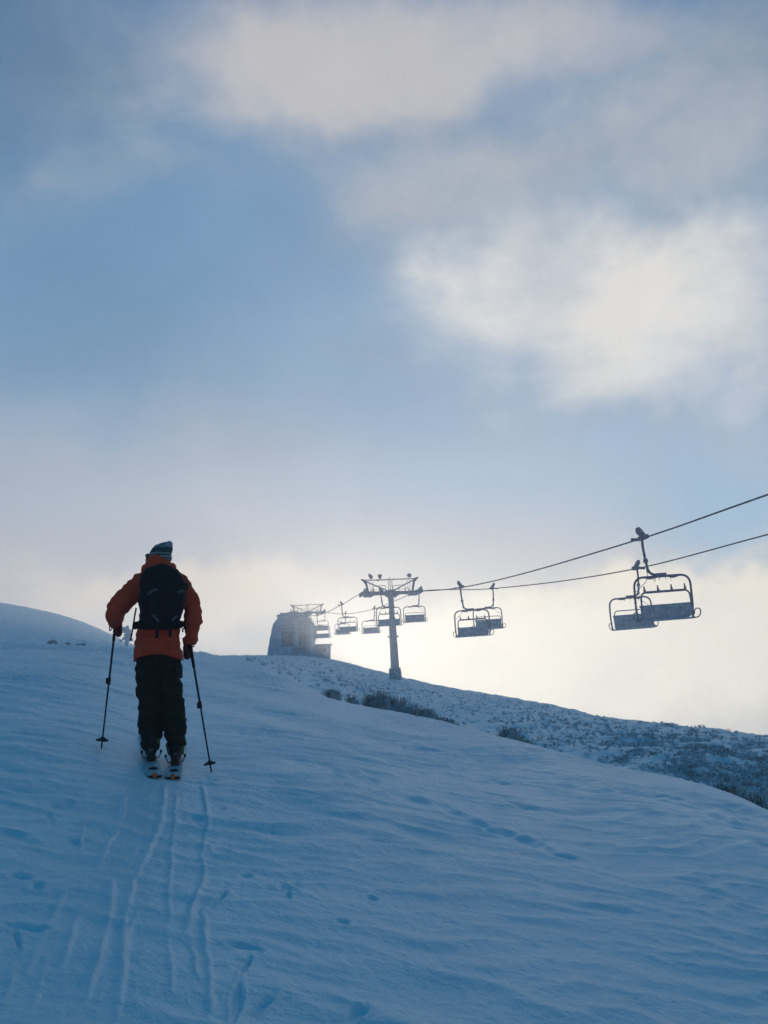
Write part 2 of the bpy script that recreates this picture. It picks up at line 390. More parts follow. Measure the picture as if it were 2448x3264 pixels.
for arr in (tq, dq):
    for i in range(KN): arr[i] = np.convolve(np.pad(arr[i], 18, mode='edge'), ker, mode='valid')
EYE = 1.6
def base_h(X, Y):
    X = np.asarray(X, float); Y = np.asarray(Y, float); sh = X.shape; X = X.ravel(); Y = Y.ravel()
    Ym = np.maximum(Y, 3.0); Xc = np.clip(X, -.62*Ym, .62*Ym); q = Xc/Ym
    g = .083-.205*q
    d = [np.zeros_like(q), np.full_like(q, 3.), np.full_like(q, 6.)]; h = [np.full_like(q, -EYE), -EYE+3*g, -EYE+6*g]
    for i in range(KN):
        di = np.interp(q, QG, dq[i]); d.append(di); h.append(np.interp(q, QG, tq[i])*di)
    d.append(d[-1]*1.5+40); h.append(h[-1]-(d[-1]-d[-2])*.10)
    d.append(d[-1]+600); h.append(h[-1]-600*.12)
    d = np.array(d); h = np.array(h); K = len(d)
    dl = np.diff(h, axis=0)/np.diff(d, axis=0); w = np.diff(d, axis=0)
    mm = np.zeros_like(h); mm[0] = dl[0]; mm[-1] = dl[-1]
    mm[1:-1] = (dl[:-1]*w[1:]+dl[1:]*w[:-1])/(w[1:]+w[:-1])
    Yc = np.clip(Y, 0, d[-1]-.01); idx = (Yc[None] >= d).sum(0)-1; idx = np.clip(idx, 0, K-2); ar = np.arange(len(q))
    w_ = w[idx, ar]; t = (Yc-d[idx, ar])/w_
    hh = ((2*t**3-3*t**2+1)*h[idx, ar]+(t**3-2*t**2+t)*w_*mm[idx, ar]+(-2*t**3+3*t**2)*h[idx+1, ar]+(t**3-t**2)*w_*mm[idx+1, ar])
    pl = -EYE+.083*Y-.205*np.clip(X, -1.86, 1.86)
    hh = np.where(Y < 3, pl, hh)
    return hh.reshape(sh)
def crest_d(q): return np.interp(q, QG, dq[2])
def sm(x, a, b):
    t = np.clip((x-a)/(b-a), 0, 1); return t*t*(3-2*t)
def ground_pt(px, py):
    """where the sight line through a photo pixel meets the ground"""
    d = ray(px, py); ys = np.exp(np.linspace(math.log(2.5), math.log(300), 900))
    z = ys*d.z/d.y; g = base_h(ys*d.x/d.y, ys); k = np.argmax(g > z)
    if k == 0: k = 899
    y = ys[k]; return (float(y*d.x/d.y), float(y))
# marks in the near snow: ski-track edges and pole plants, as polylines on the ground
TR = [
 ([(526, 2503), (512, 2639), (472, 2725), (429, 2807), (401, 2915), (388, 3060), (376, 3262)], .018, .012),
 ([(401, 2508), (380, 2644), (342, 2704), (300, 2800)], .016, .009),
 ([(360, 2800), (347, 2942), (304, 3105), (262, 3230)], .018, .013),
 ([(645, 2508), (662, 2633), (645, 2747), (651, 2807), (602, 2932), (594, 2990)], .016, .013),
 ([(643, 2905), (654, 2990), (662, 3051), (668, 3130), (672, 3263)], .016, .015),
 ([(264, 2870), (240, 2960), (208, 3050), (190, 3100)], .016, .010),
 ([(217, 2800), (179, 2915), (114, 3035), (80, 3120)], .017, .009),
 ([(156, 3040), (125, 3143), (100, 3240)], .015, .010),
 ([(271, 2546), (262, 2671), (250, 2740)], .015, .009),
 ([(618, 2990), (622, 3110), (640, 3150), (668, 3155)], .014, .010),
 ([(55, 3060), (20, 3180), (0, 3240)], .02, .009),
 ([(440, 2880), (400, 3040), (385, 3200)], .014, .007),
 ([(560, 2530), (556, 2640), (540, 2800), (536, 2950), (548, 3200)], .016, .006),
]
MK = [ # (px, py, half width m, half length m, depth, tilt)
 (38, 2668, .10, .035, .035, 0), (81, 2964, .085, .04, .03, 0), (52, 3000, .012, .12, .02, .5), (781, 3026, .075, .03, .035, 0),
 (784, 3090, .012, .11, .025, -.05), (697, 2872, .016, .13, .035, -.15), (757, 3203, .02, .16, .03, .1), (830, 3220, .022, .12, .03, -.3),
 (705, 2725, .05, .06, .03, 0), (629, 2620, .05, .06, .03, 0), (65, 2807, .05, .04, .03, 0), (118, 2830, .03, .05, .03, 0),
 (239, 2695, .04, .03, .025, 0), (270, 2690, .02, .05, .02, -.3), (914, 2841, .05, .04, .035, 0), (920, 2862, .016, .06, .02, .2),
 (1187, 2870, .03, .04, .03, 0), (1093, 2945, .032, .04, .03, 0), (1141, 3240, .03, .09, .035, -.4), (785, 2803, .03, .04, .03, 0),
 (938, 2826, .03, .02, .025, 0), (640, 2640, .04, .03, .02, 0), (670, 2500, .05, .10, .02, 0), (705, 2590, .03, .08, .02, 0),
 (866, 2660, .012, .08, .02, 0), (745, 2620, .03, .03, .02, 0), (130, 2502, .09, .05, .018, 0), (160, 2620, .02, .14, .018, .4),
 (190, 2580, .07, .08, .018, 0), (220, 2570, .04, .06, .018, 0), (1205, 2480, .14, .2, .03, 0), (1160, 2497, .15, .18, .03, 0),
 (1286, 2549, .16, .18, .035, 0), (1330, 2560, .10, .14, .03, 0), (1382, 2569, .14, .14, .035, 0), (1454, 2600, .12, .14, .04, 0),
 (1522, 2631, .11, .12, .035, 0), (1599, 2660, .12, .12, .045, 0), (1681, 2689, .12, .12, .045, 0), (1560, 2650, .06, .08, .03, 0),
 (1100, 2470, .13, .18, .03, 0), (1040, 2452, .13, .18, .025, 0), (958, 2443, .13, .18, .02, 0), (1800, 2738, .12, .08, .035, 0),
 (1545, 2464, .16, .16, .035, 0), (1590, 2505, .14, .14, .03, 0), (1510, 2470, .2, .16, .03, 0), (1780, 2535, .2, .14, .03, 0),
 (1820, 2550, .13, .1, .03, 0), (1600, 2550, .2, .1, .03, 0), (1680, 2583, .14, .1, .03, 0),
  (2290, 2565, .9, .8, .10, 0), (2400, 2640, .8, .5, .08, 0), (1350, 2385, 1.6, 2.2, .07, 0), (1480, 2400, 1.4, 1.6, .08, 0),
]
YS = np.concatenate([np.linspace(-40, 1.5, 50), np.exp(np.linspace(math.log(1.55), math.log(330), 1250))])
NC = 1050; vv = np.linspace(-1, 1, NC); vv = np.sign(vv)*np.abs(vv)**1.25
Wd = np.where(YS > 0, .56*YS+1.9, 1.9+.9*np.abs(YS))
YY = np.repeat(YS[:, None], NC, 1); XX = vv[None]*Wd[:, None]
H = base_h(XX, YY)
q_ = np.clip(XX/np.maximum(YY, 3), -.7, .7); cd = crest_d(q_)
near = 1-sm(YY/cd, .98, 1.12); far = 1-near
pos_q = sm(q_, -.16, -.02)
def surface_detail(X, Y):
    a = X*.99-Y*.12; b = Y-X*(.12+.7*sm(Y, 4, 14))
    wv = .35*pn(X*.5, Y*.5)+.12*pn(X*1.7, Y*1.7, 3)
    wv = wv+.10*pn(X*3.1, Y*2.3, 6)
    r1 = pn(a*.95, (b+wv)*2.9); r2 = pn(a*2.1+9, (b+wv*.8)*5.6)
    s1_ = (1-np.abs(r1)*2.0); s2_ = (1-np.abs(r2)*2.0)
    amp = .35+.65*sm(pn(X*.28+4, Y*.28), -.35, .35)
    quiet = 1-.72*np.exp(-((X+1.35+.05*Y)/.85)**2)*sm(-Y, -9, -7)    # the skied-over strip
    z = amp*quiet*(s1_*.038+s2_*.015+r2*.010)+.0035*pn(X*9, Y*11, 4)+.002*pn(X*23, Y*26, 4) + .05*fbm(X*.16, Y*.16, 2, 2)*sm(Y, 2, 9)+.012*pn(X*.8+3, Y*1.1)
    return z
det = surface_detail(XX, YY)*(1-.85*np.exp(-((XX+1.85)/.75)**2-((YY-8.4)/1.2)**2))
fd = sm(YY, 14, 40); det_n = det*(1+1.2*fd)
H = H + near*det_n
rough = .15*fbm(XX*.7, YY*.7, 1, 3)+.06*np.abs(pn(XX*2.1, YY*2.1, 5))+.14*pn(XX*.28, YY*.28, 8)
H = H + far*(rough*(.35+.65*pos_q)+(1-pos_q)*(.22*np.abs(pn(XX*.8, YY*.6, 9))+.12*pn(XX*2.0, YY*1.6, 2)))*sm(YY, 15, 28)
def seg_disp(H, pts, w, a):
    g = [ground_pt(*p) for p in pts]
    fine = []
    for (x0, y0), (x1, y1) in zip(g[:-1], g[1:]):
        for t in np.linspace(0, 1, 8, endpoint=False): fine.append((x0+(x1-x0)*t, y0+(y1-y0)*t))
    fine.append(g[-1]); fine = np.array(fine)
    y0, y1 = fine[:, 1].min()-.2, fine[:, 1].max()+.2
    rs = np.where((YS > y0) & (YS < y1))[0]; sl = slice(rs[0], rs[-1]+1)
    X = XX[sl]; Y = YY[sl]; order = np.argsort(fine[:, 1]); fx = np.interp(Y, fine[order, 1], fine[order, 0])
    fx = fx+.012*pn(Y*5, X*0+w*100)
    endf = sm(Y, fine[:, 1].min()-.05, fine[:, 1].min()+.15)*(1-sm(Y, fine[:, 1].max()-.3, fine[:, 1].max()+.05))
    br = .45+.55*sm(pn(Y*2.2, X*0+a*900), -.3, .25)
    dx = X-fx; H[sl] += a*1.45*np.exp(-(dx/(w*.72))**2)*endf*br - a*.30*np.exp(-((dx+w*2.2)/(w*1.6))**2)*endf*br
for pts, w, a in TR: seg_disp(H, pts, w, a)
for px, py, hw, hl, dep, tl in MK:
    gx, gy = ground_pt(px, py); rr = max(hw, hl)*3
    rs = np.where((YS > gy-rr) & (YS < gy+rr))[0]; sl = slice(rs[0], rs[-1]+1)
    dx = XX[sl]-gx; dy = YY[sl]-gy; dx = dx+dy*tl
    rad = np.sqrt((dx/hw)**2+(dy/hl)**2)+.3*pn(XX[sl]*.9/hw, YY[sl]*.9/hl)
    dep = dep*.62
    H[sl] += -dep*(1-sm(rad, .35, 1.25))+dep*.22*np.exp(-((rad-1.45)/.35)**2)
V = np.stack([XX, YY, H], -1).reshape(-1, 3)
nr = len(YS); ii = (np.arange(nr-1)[:, None]*NC+np.arange(NC-1)[None]).ravel()
F = np.stack([ii, ii+1, ii+NC+1, ii+NC], 1)
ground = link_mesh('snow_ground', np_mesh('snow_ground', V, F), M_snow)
tag(ground, kind='structure')
from bisect import bisect
def gz(x, y):
    """height of the finished snow surface"""
    r = min(max(bisect(YS, y)-1, 0), nr-2); t = (y-YS[r])/(YS[r+1]-YS[r])
    return float(np.interp(x, XX[r], H[r])*(1-t)+np.interp(x, XX[r+1], H[r+1])*t)
def G(px, py):
    x, y = ground_pt(px, py); return Vector((x, y, gz(x, y)))

# ------------------------------------------------------------------ tussock grass
def tuft_arrays(cx, cy, cz, size, nb, width, spread=1.0, lean=(0, 0), prng=rng, low=1.0):
    n = len(cx); N = n*nb
    bx = np.repeat(cx, nb); by = np.repeat(cy, nb); bz = np.repeat(cz, nb); s = np.repeat(size, nb)
    an = prng.uniform(0, 2*np.pi, N); rad = prng.uniform(0, .28, N)*s; ht = low*s*prng.uniform(.45, 1.05, N)
    ou = s*prng.uniform(.15, .95, N)*spread
    dx, dy = np.cos(an), np.sin(an); tx, ty = -dy, dx; w = width*prng.uniform(.6, 1.4, N)*(.6+.4*s/np.mean(size))
    p0 = np.stack([bx+dx*rad, by+dy*rad, bz-.03+0*ht], -1)
    p1 = np.stack([bx+dx*(rad+ou*.42)+lean[0]*s*.3, by+dy*(rad+ou*.42)+lean[1]*s*.3, bz+ht*.8], -1)
    p2 = np.stack([bx+dx*(rad+ou)+lean[0]*s, by+dy*(rad+ou)+lean[1]*s, bz+ht*prng.uniform(.45, 1.0, N)], -1)
    T = np.stack([tx, ty, 0*tx], -1)*w[:, None]
    Vv = np.stack([p0-T, p0+T, p1+T*.8, p1-T*.8, p2], 1).reshape(-1, 3)
    k = np.arange(N)*5
    Fq = np.concatenate([np.stack([k, k+1, k+2], 1), np.stack([k, k+2, k+3], 1), np.stack([k+3, k+2, k+4], 1)])
    return Vv, Fq
def H_at(x, y):
    r = np.clip(np.searchsorted(YS, y)-1, 0, nr-2); t = (y-YS[r])/(YS[r+1]-YS[r])
    W_ = .56*y+1.9; vq = x/W_; s = np.sign(vq)*np.abs(vq)**(1/1.25); c = np.clip((s+1)/2*(NC-1), 0, NC-1.01); ci = c.astype(int); cf = c-ci
    f = lambda rr: H[rr, ci]*(1-cf)+H[rr, ci+1]*cf
    return f(r)*(1-t)+f(r+1)*t
n0 = 60000
qv = rng.uniform(-.14, .50, n0); sv = rng.uniform(0, 1.12, n0)
dg_ = np.interp(qv, QG, dq[3]); dr_ = np.interp(qv, QG, dq[6]); dv = dg_*(dr_/dg_)**sv
X_ = qv*dv; Y_ = dv
pr = (1-.6*sm(sv, .7, .95))*(.12+.16*sm(qv, -.02, .30))*(.25+.75*sm(fbm(X_*.9, Y_*.6, 4, 3), -.25+0*qv, .35))*(.2+.8*sm(sv, 0, .35))*(1-.55*sm(-sv+.6*pn(X_*.2, Y_*.2), -.45, -.2)*(qv<.3))
keep = rng.uniform(0, 1, n0) < pr
X_, Y_, qk = X_[keep], Y_[keep], qv[keep]
print('tufts', len(X_))
if len(X_) > 15000: X_, Y_, qk = X_[:15000], Y_[:15000], qk[:15000]
sz = rng.uniform(.08, .23, len(X_))*(.75+.45*sm(qk, .05, .35)+.9*(1-sm(qk, -.02, .10)))
Vt, Ft = tuft_arrays(X_, Y_, H_at(X_, Y_), sz, 10, .014, 1.5, lean=(-.45, -.1), low=.62)
grass = link_mesh('tussock_grass', np_mesh('tussock_grass', Vt, Ft), M_gras, smooth=False)
tag(grass, 'frosted grey brown tussock grass covering the hillside beyond the snow slope', 'grass', kind='stuff')

def tussock(px, py, size, n, spreadx, label, mat=M_gras2, dY=0.0, group='large frosted tussocks along the snow edge'):
    g = G(px, py); gy = g.y+dY; k = n
    cx = rng.normal(0, spreadx, k); cy = rng.normal(0, .25, k)
    ss = size*rng.uniform(.6, 1.1, k)*np.exp(-(cx/(spreadx*2.4))**2)
    cz = np.array([gz(g.x+a, gy+b) for a, b in zip(cx, cy)]); z0 = gz(g.x, gy)
    Vv, Fv = tuft_arrays(cx, cy, cz-z0, ss, 60, .011, 1.0, lean=(-.15, -.05))
    o = link_mesh('tussock', np_mesh('tussock', Vv, Fv), mat, smooth=False); o.location = (g.x, gy, z0)
    tag(o, label, 'tussock', group); return o
def edge(px, row, back=.6):
    """a spot just behind the near snow edge in this photo column"""
    q = P(px, row, 30); q = q.x/q.y; y = float(crest_d(q))+back; return q*y, y
def tussock_at(px, row, back, size, n, sp, label):
    x, y = edge(px, row, back)
    k = n+3; cx = np.clip(rng.normal(0, sp*.85, k), -1.7*sp, 1.7*sp); cy = rng.normal(0, .16, k)
    ss = 1.15*size*rng.uniform(.6, 1.1, k)*np.exp(-(cx/(sp*2.4))**2)
    z0 = gz(x, y); cz = np.array([gz(x+a, y+b) for a, b in zip(cx, cy)])-z0
    Vv, Fv = tuft_arrays(cx, cy, cz, ss, 60, .011, 1.0, lean=(-.12, -.05))
    o = link_mesh('tussock', np_mesh('tussock', Vv, Fv), M_gras2, smooth=False); o.location = (x, y, z0)
    tag(o, label, 'tussock', 'large frosted tussocks along the snow edge')
tussock_at(1055, 2225, 2.5, .42, 4, .16, 'small dark tussock at the upper left end of the snow edge, uphill of its neighbours')
tussock_at(1118, 2235, 1.5, .40, 4, .16, 'dark tussock left of the broad dark tussock, second in the row along the snow edge')
tussock_at(1232, 2270, 1.8, .66, 14, .42, 'broadest dark tussock on the snow edge below the near lift tower')
tussock_at(1345, 2285, 1.8, .58, 9, .28, 'rounded frosted tussock just right of the broad dark tussock below the tower')
tussock_at(1425, 2300, 1.8, .28, 5, .26, 'low sprawling tussock downhill of the rounded one on the snow edge')
tussock_at(1610, 2345, 2.6, .42, 9, .28, 'dark tussock at the head of the shallow gully in the right half')
tussock_at(1680, 2372, 2.2, .28, 7, .30, 'low tussock downhill of the gully head, curving along the snow edge')
tussock_at(2345, 2570, 2.6, .36, 8, .22, 'brown tussock beside the snow hollow near the right frame edge')
tussock_at(2425, 2610, 2.2, .34, 9, .22, 'brown overhanging tussock lowest of the row, at the right frame edge')

# small rimed shrubs on the foot of the left hill, and the rimed little tree
def shrub(px, py, Y, w, h, label, mat=M_shrub):
    p = P(px, py, Y); z0 = gz(p.x, Y); n = 12
    o = empty('shrub', (p.x, Y, z0-.05)); tag(o, label, 'shrub', 'rimed shrubs at the foot of the left hill')
    cx = rng.normal(0, w*.25, n); cy = rng.normal(0, w*.2, n); ss = h*rng.uniform(.6, 1.1, n)
    Vv, Fv = tuft_arrays(cx, cy, 0*cx, ss, 50, .03, .6)
    link_mesh('foliage', np_mesh('foliage', Vv, Fv), mat, o, smooth=False)
    bm = bmesh.new()
    for k in range(5): add_tube(bm, [(0, 0, -.1), (random.uniform(-w, w)*.3, random.uniform(-.2, .2), h*.6)], .03, 5)
    build('stem', bm, M_wall, o)
shrub(166, 2050, 84, .42, .5, 'small dark rimed shrub furthest left at the foot of the left hill')
shrub(213, 2055, 84, .55, .32, 'low rimed shrub between two others at the foot of the left hill')
shrub(262, 2060, 82, .85, .5, 'widest rimed shrub at the foot of the left hill, nearest the skier')
def rimed_tree():
    Y = 150; K = 1.75; p = P(404, 2052, Y); z0 = gz(p.x, Y)
    o = empty('snowy_tree', (p.x, Y, z0)); tag(o, 'small snow caked tree on the left hill beside the skier', 'tree')
    top = P(404, 1998, Y).z-z0; bm = bmesh.new()
    add_tube(bm, [(0, 0, -.3), (.05, 0, top*.4), (-.02, 0, top*.75)], .09, 7, radii=[.19, .14, .09])
    for a, b in (((.03, 0, top*.35), (-.28, .1, top*.5)), ((.03, 0, top*.4), (.3, 0, top*.46))): add_tube(bm, [a, b], .035, 5)
    build('trunk', bm, M_wall, o)
    bm = bmesh.new()
    for k in range(46):
        if k < 26: c = (K*random.gauss(.03, .15), K*random.gauss(0, .14), top*.78+K*random.gauss(0, .15)); r = K*random.uniform(.11, .19)
        else: c = (K*random.gauss(0, .22), K*random.gauss(0, .13), top*.40+K*random.gauss(0, .08)); r = K*random.uniform(.08, .14)
        add_sphere(bm, c, r, (1, 1, random.uniform(.7, 1)), 2)
    for k in range(10): add_sphere(bm, (random.gauss(0, .05), random.gauss(0, .05), top*random.uniform(.1, .7)), K*random.uniform(.11, .15), sub=2)
    me = remeshed(bm, .05, 1, wrinkle=lambda c: .03*fbm(c[:, 0]*9, c[:, 1]*9, c[:, 2]*9, 2))
    link_mesh('crown', me, M_shrub, o)
rimed_tree()

# ------------------------------------------------------------------ chairlift
def X1(d): return 18.37-.192*d
LINE_RZ = math.atan2(.192, 1.0)          # the line runs uphill to the left
def on_line(px, line):
    k = 18.37 if line == 1 else 24.8
    lo, hi = 20, 260                     # distance at which this photo column crosses the line
    for _ in range(50):
        mid = (lo+hi)/2; r_ = ray(px, 1850); xx = r_.x/r_.y*mid
        if xx > k-.192*mid: hi = mid
        else: lo = mid
    return (lo+hi)/2
rope_pts = {1: [], 2: []}
chairs = {1: [(2057, 1716), (1467, 1873), (1213, 1886), (1087, 1928), (1008, 1962)],
          2: [(2033, 1812), (1569, 1876), (1333, 1886), (1190, 1941), (1098, 1957), (1033, 1952), (988, 1951)]}
TWR = {}
Ld = on_line(1147, 1); TWR['near'] = 109.0; TWR['far'] = 190.0
def rope_z(line, Y): return float(np.interp(Y, [p[0] for p in rope_pts[line]], [p[1] for p in rope_pts[line]]))
def lz(line, px, py, Y=None):
    Y = Y or on_line(px, line); d = ray(px, py); return Y, d.z/d.y*Y
for ln in (1, 2):
    pts = [lz(ln, *c) for c in chairs[ln]]
    if ln == 1: pts = [lz(1, 2448, 1585)]+pts+[lz(1, 1147, 1890, 109.0), lz(1, 925, 1953, 190.0)]
    else: pts = [lz(2, 2448, 1707)]+pts+[lz(2, 1338, 1884, 109.5)]
    pts.sort(); a, b = pts[0], pts[1]; sl_ = (b[1]-a[1])/(b[0]-a[0])
    pts = [(10.0, a[1]-(a[0]-10)*sl_*.6)]+pts
    a, b = pts[-2], pts[-1]; pts.append((236., b[1]+(236-b[0])*.02))
    rope_pts[ln] = pts
    print('line', ln, [(round(a, 1), round(b, 2)) for a, b in pts])
def smooth_curve(pts, n=240):
    ys = np.array([p[0] for p in pts]); zs = np.array([p[1] for p in pts]); t = np.linspace(ys[0], ys[-1], n)
    dl = np.diff(zs)/np.diff(ys); mm = np.zeros_like(zs); mm[0] = dl[0]; mm[-1] = dl[-1]; mm[1:-1] = (dl[1:]+dl[:-1])/2
    i = np.clip(np.searchsorted(ys, t, side='right')-1, 0, len(ys)-2); w = ys[i+1]-ys[i]; s = (t-ys[i])/w
    z = (2*s**3-3*s**2+1)*zs[i]+(s**3-2*s**2+s)*w*mm[i]+(-2*s**3+3*s**2)*zs[i+1]+(s**3-s**2)*w*mm[i+1]
    return t, z
for ln, lab in ((1, 'upper haul rope, carrying the chairs with four headrest prongs'), (2, 'lower haul rope at right, carrying the chairs hung on their right side')):
    t, z = smooth_curve(rope_pts[ln]); k = 18.37 if ln == 1 else 24.8
    bm = bmesh.new(); add_tube(bm, [(k-.192*a, a, b) for a, b in zip(t, z)], .03, 7, radii=[.028+.00012*a for a in t])
    o = build('haul_rope', bm, M_rope, smooth=True); tag(o, 'thin dark '+lab, 'cable', 'haul ropes of the chairlift')

def mirrored(pts, s): return [(s*p[0], p[1], p[2]) for p in pts]
def make_chair(side, prongs, label):
    """side -1: hanger left of centre. origin on the rope at the grip; x across, y along the line"""
    cx = -side*.62                                   # bail centre relative to the grip
    top = -1.60; root = empty('lift_chair'); tag(root, label, 'chairlift chair', 'chairs hanging from the chairlift')
    s = -side
    bm = bmesh.new()                                 # grip: clamp body, spring housing, roller
    add_box(bm, (s*.06, 0, .03), (.34, .5, .17), Matrix.Rotation(R(-12*s), 3, 'Y'), .04)
    add_box(bm, (s*(-.02), 0, .20), (.20, .34, .42), Matrix.Rotation(R(-34*s), 3, 'Y'), .05)
    add_cyl(bm, (s*(-.13), 0, .40), (0, 1, 0), .07, .3, 12)
    add_cyl(bm, (s*(-.30), 0, -.02), (1, 0, 0), .05, .24, 10); add_sphere(bm, (s*(-.42), 0, -.02), .075, sub=2)
    add_tube(bm, [(0, -.62, -.0), (0, -.25, 0), (0, .25, 0), (0, .62, 0)], .05, 8, radii=[.035, .075, .075, .035])
    me = remeshed(bm, .022, 1, wrinkle=lambda c: .012*fbm(c[:, 0]*14, c[:, 1]*14, c[:, 2]*14, 2))
    link_mesh('grip', me, M_rime_d, root)
    bm = bmesh.new()
    path = round_path([(0, 0, 0), (-s*.02, 0, -.35), (s*.03, 0, -.95), (s*.09, 0, -1.42), (s*.38, 0, -1.55), (cx+s*.05, 0, -1.55)], .3, 6)
    add_tube(bm, path, .055, 10)
    add_box(bm, (s*.03, 0, -.93), (.16, .16, .16), None, .03); add_box(bm, (s*.09, 0, -1.36), (.12, .14, .12), None, .03)
    build('hanger', bm, M_rime_d, root, True)
    bm = bmesh.new(); add_box(bm, (cx-s*.02, 0, -1.56), (.44, .16, .18), None, .02)
    # icicles and rime under the bracket
    for k in range(5):
        xx = cx+random.uniform(-.5, .5); add_tube(bm, [(xx, 0, -1.62), (xx, 0, -1.70-random.uniform(.03, .14))], .02, 5, radii=[.022, .003])
    for k in (-1, 1): add_tube(bm, [(cx+k*.25, 0, -1.60), (cx+k*.5, 0, -1.635), (cx+k*.78, 0, -1.61)], .05, 8, radii=[.06, .075, .03])
    build('bracket', bm, M_rime_d, root)
    hw = 1.19; bot = -3.36 if prongs else -3.30
    st = -2.79 if prongs else -2.57                  # top of the backrest
    bm = bmesh.new()
    bail = round_path([(cx-hw+.03, .12, bot), (cx-hw-.02, .10, st), (cx-hw, 0, top), (cx+hw, 0, top), (cx+hw+.02, .10, st), (cx+hw-.03, .12, bot)], .42, 8)
    add_tube(bm, bail, .046, 9)
    build('bail', bm, M_rime_d, root, True)
    # backrest and seat, each a padded slab on a frame
    fy = 1 if prongs else -1
    bm = bmesh.new(); n = 4; W = 2*hw-.22
    for k in range(n):
        xk = cx-W/2+W*(k+.5)/n
        add_box(bm, (xk, -.05, (st+bot+.12)/2), (W/n-.004, .07, st-bot-.12), Matrix.Rotation(R(7*fy), 3, 'X'), .022)
    add_tube(bm, [(cx-W/2-.02, -.05+fy*0, st+.01), (cx+W/2+.02, -.05, st+.01)], .042, 8)
    build('backrest', bm, M_pad, root)
    bm = bmesh.new()
    for k in range(n):
        xk = cx-W/2+W*(k+.5)/n
        add_box(bm, (xk, fy*.27, bot+.10), (W/n-.004, .56, .10), Matrix.Rotation(R(-6*fy), 3, 'X'), .03)
    add_tube(bm, [(cx-hw, .02, bot-.01), (cx+hw, .02, bot-.01)], .04, 8); add_tube(bm, [(cx-hw, fy*.5, bot+.02), (cx+hw, fy*.5, bot+.02)], .035, 8)
    build('seat', bm, M_pad, root)
    # inner restraint frame with prongs
    ih = st+(.56 if prongs else .28); bm = bmesh.new(); iw = hw-.16
    add_tube(bm, round_path([(cx-iw-.02, -.16, st-.1), (cx-iw, -.14, ih), (cx+iw, -.14, ih), (cx+iw+.02, -.16, st-.1)], .26, 6), .038 if prongs else .028, 8)
    if prongs:
        add_tube(bm, [(cx-iw+.24, -.14, ih), (cx+iw-.24, -.14, ih)], .05, 8)
        for k in range(4):
            xx = cx-iw+.17+(2*iw-.34)*k/3; add_tube(bm, [(xx, -.14, ih), (xx, -.15, ih+.26)], .035, 7, radii=[.045, .028])
            add_tube(bm, [(xx+.02, -.14, ih+.16), (xx+.07, -.14, ih+.08), (xx+.03, -.14, ih)], .014, 5)
    build('restraint_bar', bm, M_rime_d, root, True)
    # side loops of the footrest and the thin pull cable
    for k in (-1, 1):
        bm = bmesh.new(); lx = cx+k*hw
        add_tube(bm, round_path([(lx, .05, bot+.12), (lx+k*.05, .0, bot+.36), (lx+k*.22, -.1, bot+.34), (lx+k*.23, -.1, bot+.14), (lx+k*.1, -.1, bot-.02), (lx-k*.12, 0, bot+.01)], .09, 5), .024, 6)
        build('side_loop', bm, M_rime_d, root, True)
    bm = bmesh.new()
    add_tube(bm, round_path([(s*.02, .05, -.95), (s*.06, .05, -1.7), (cx-s*(hw-.25), .05, -2.0), (cx-s*hw, .05, -2.2)], .4, 6), .013, 5)
    build('pull_cable', bm, M_rime_d, root, True)
    return root
ch1 = make_chair(-1, True, ''); ch2 = make_chair(1, False, '')
L1 = ['nearest and largest lift chair, with four prongs, on the upper rope at right',
      'left chair of the middle pair, with four prongs, right of the near tower',
      'chair with four prongs hanging in front of the near lift tower pole',
      'upper chair of the overlapping pair hanging between the near tower and the summit station',
      'lower chair of the stacked pair beside the summit station']
L2 = ['large lift chair half hidden behind the left end of the largest chair',
      'right chair of the middle pair, without prongs, right of the near tower',
      'chair hanging from the right arm of the near lift tower, clear of the pole',
      'chair just left of the near tower pole, partly behind the one in front',
      'lower left chair of the overlapping pair hanging between the near tower and the summit station',
      'upper chair of the stacked pair beside the summit station',
      'chair almost wholly hidden behind the right side of the summit station']
used = set()
def spot(ln, i, px, py):
    Y = on_line(px, ln); k = 18.37 if ln == 1 else 24.8
    t, z = smooth_curve(rope_pts[ln]); zz = float(np.interp(Y, t, z)); return (k-.192*Y, Y, zz)
for ln, proto, labs in ((1, ch1, L1), (2, ch2, L2)):
    for i, (c, lab) in enumerate(zip(chairs[ln], labs)):
        o = proto if i == 0 else copy_tree(proto)
        o.location = spot(ln, i, *c); o.rotation_euler = (0, R([-2.8, -2.2, -1.5, -1.6, -1, -1.4, -1.2][i]), LINE_RZ*.6); o['label'] = lab

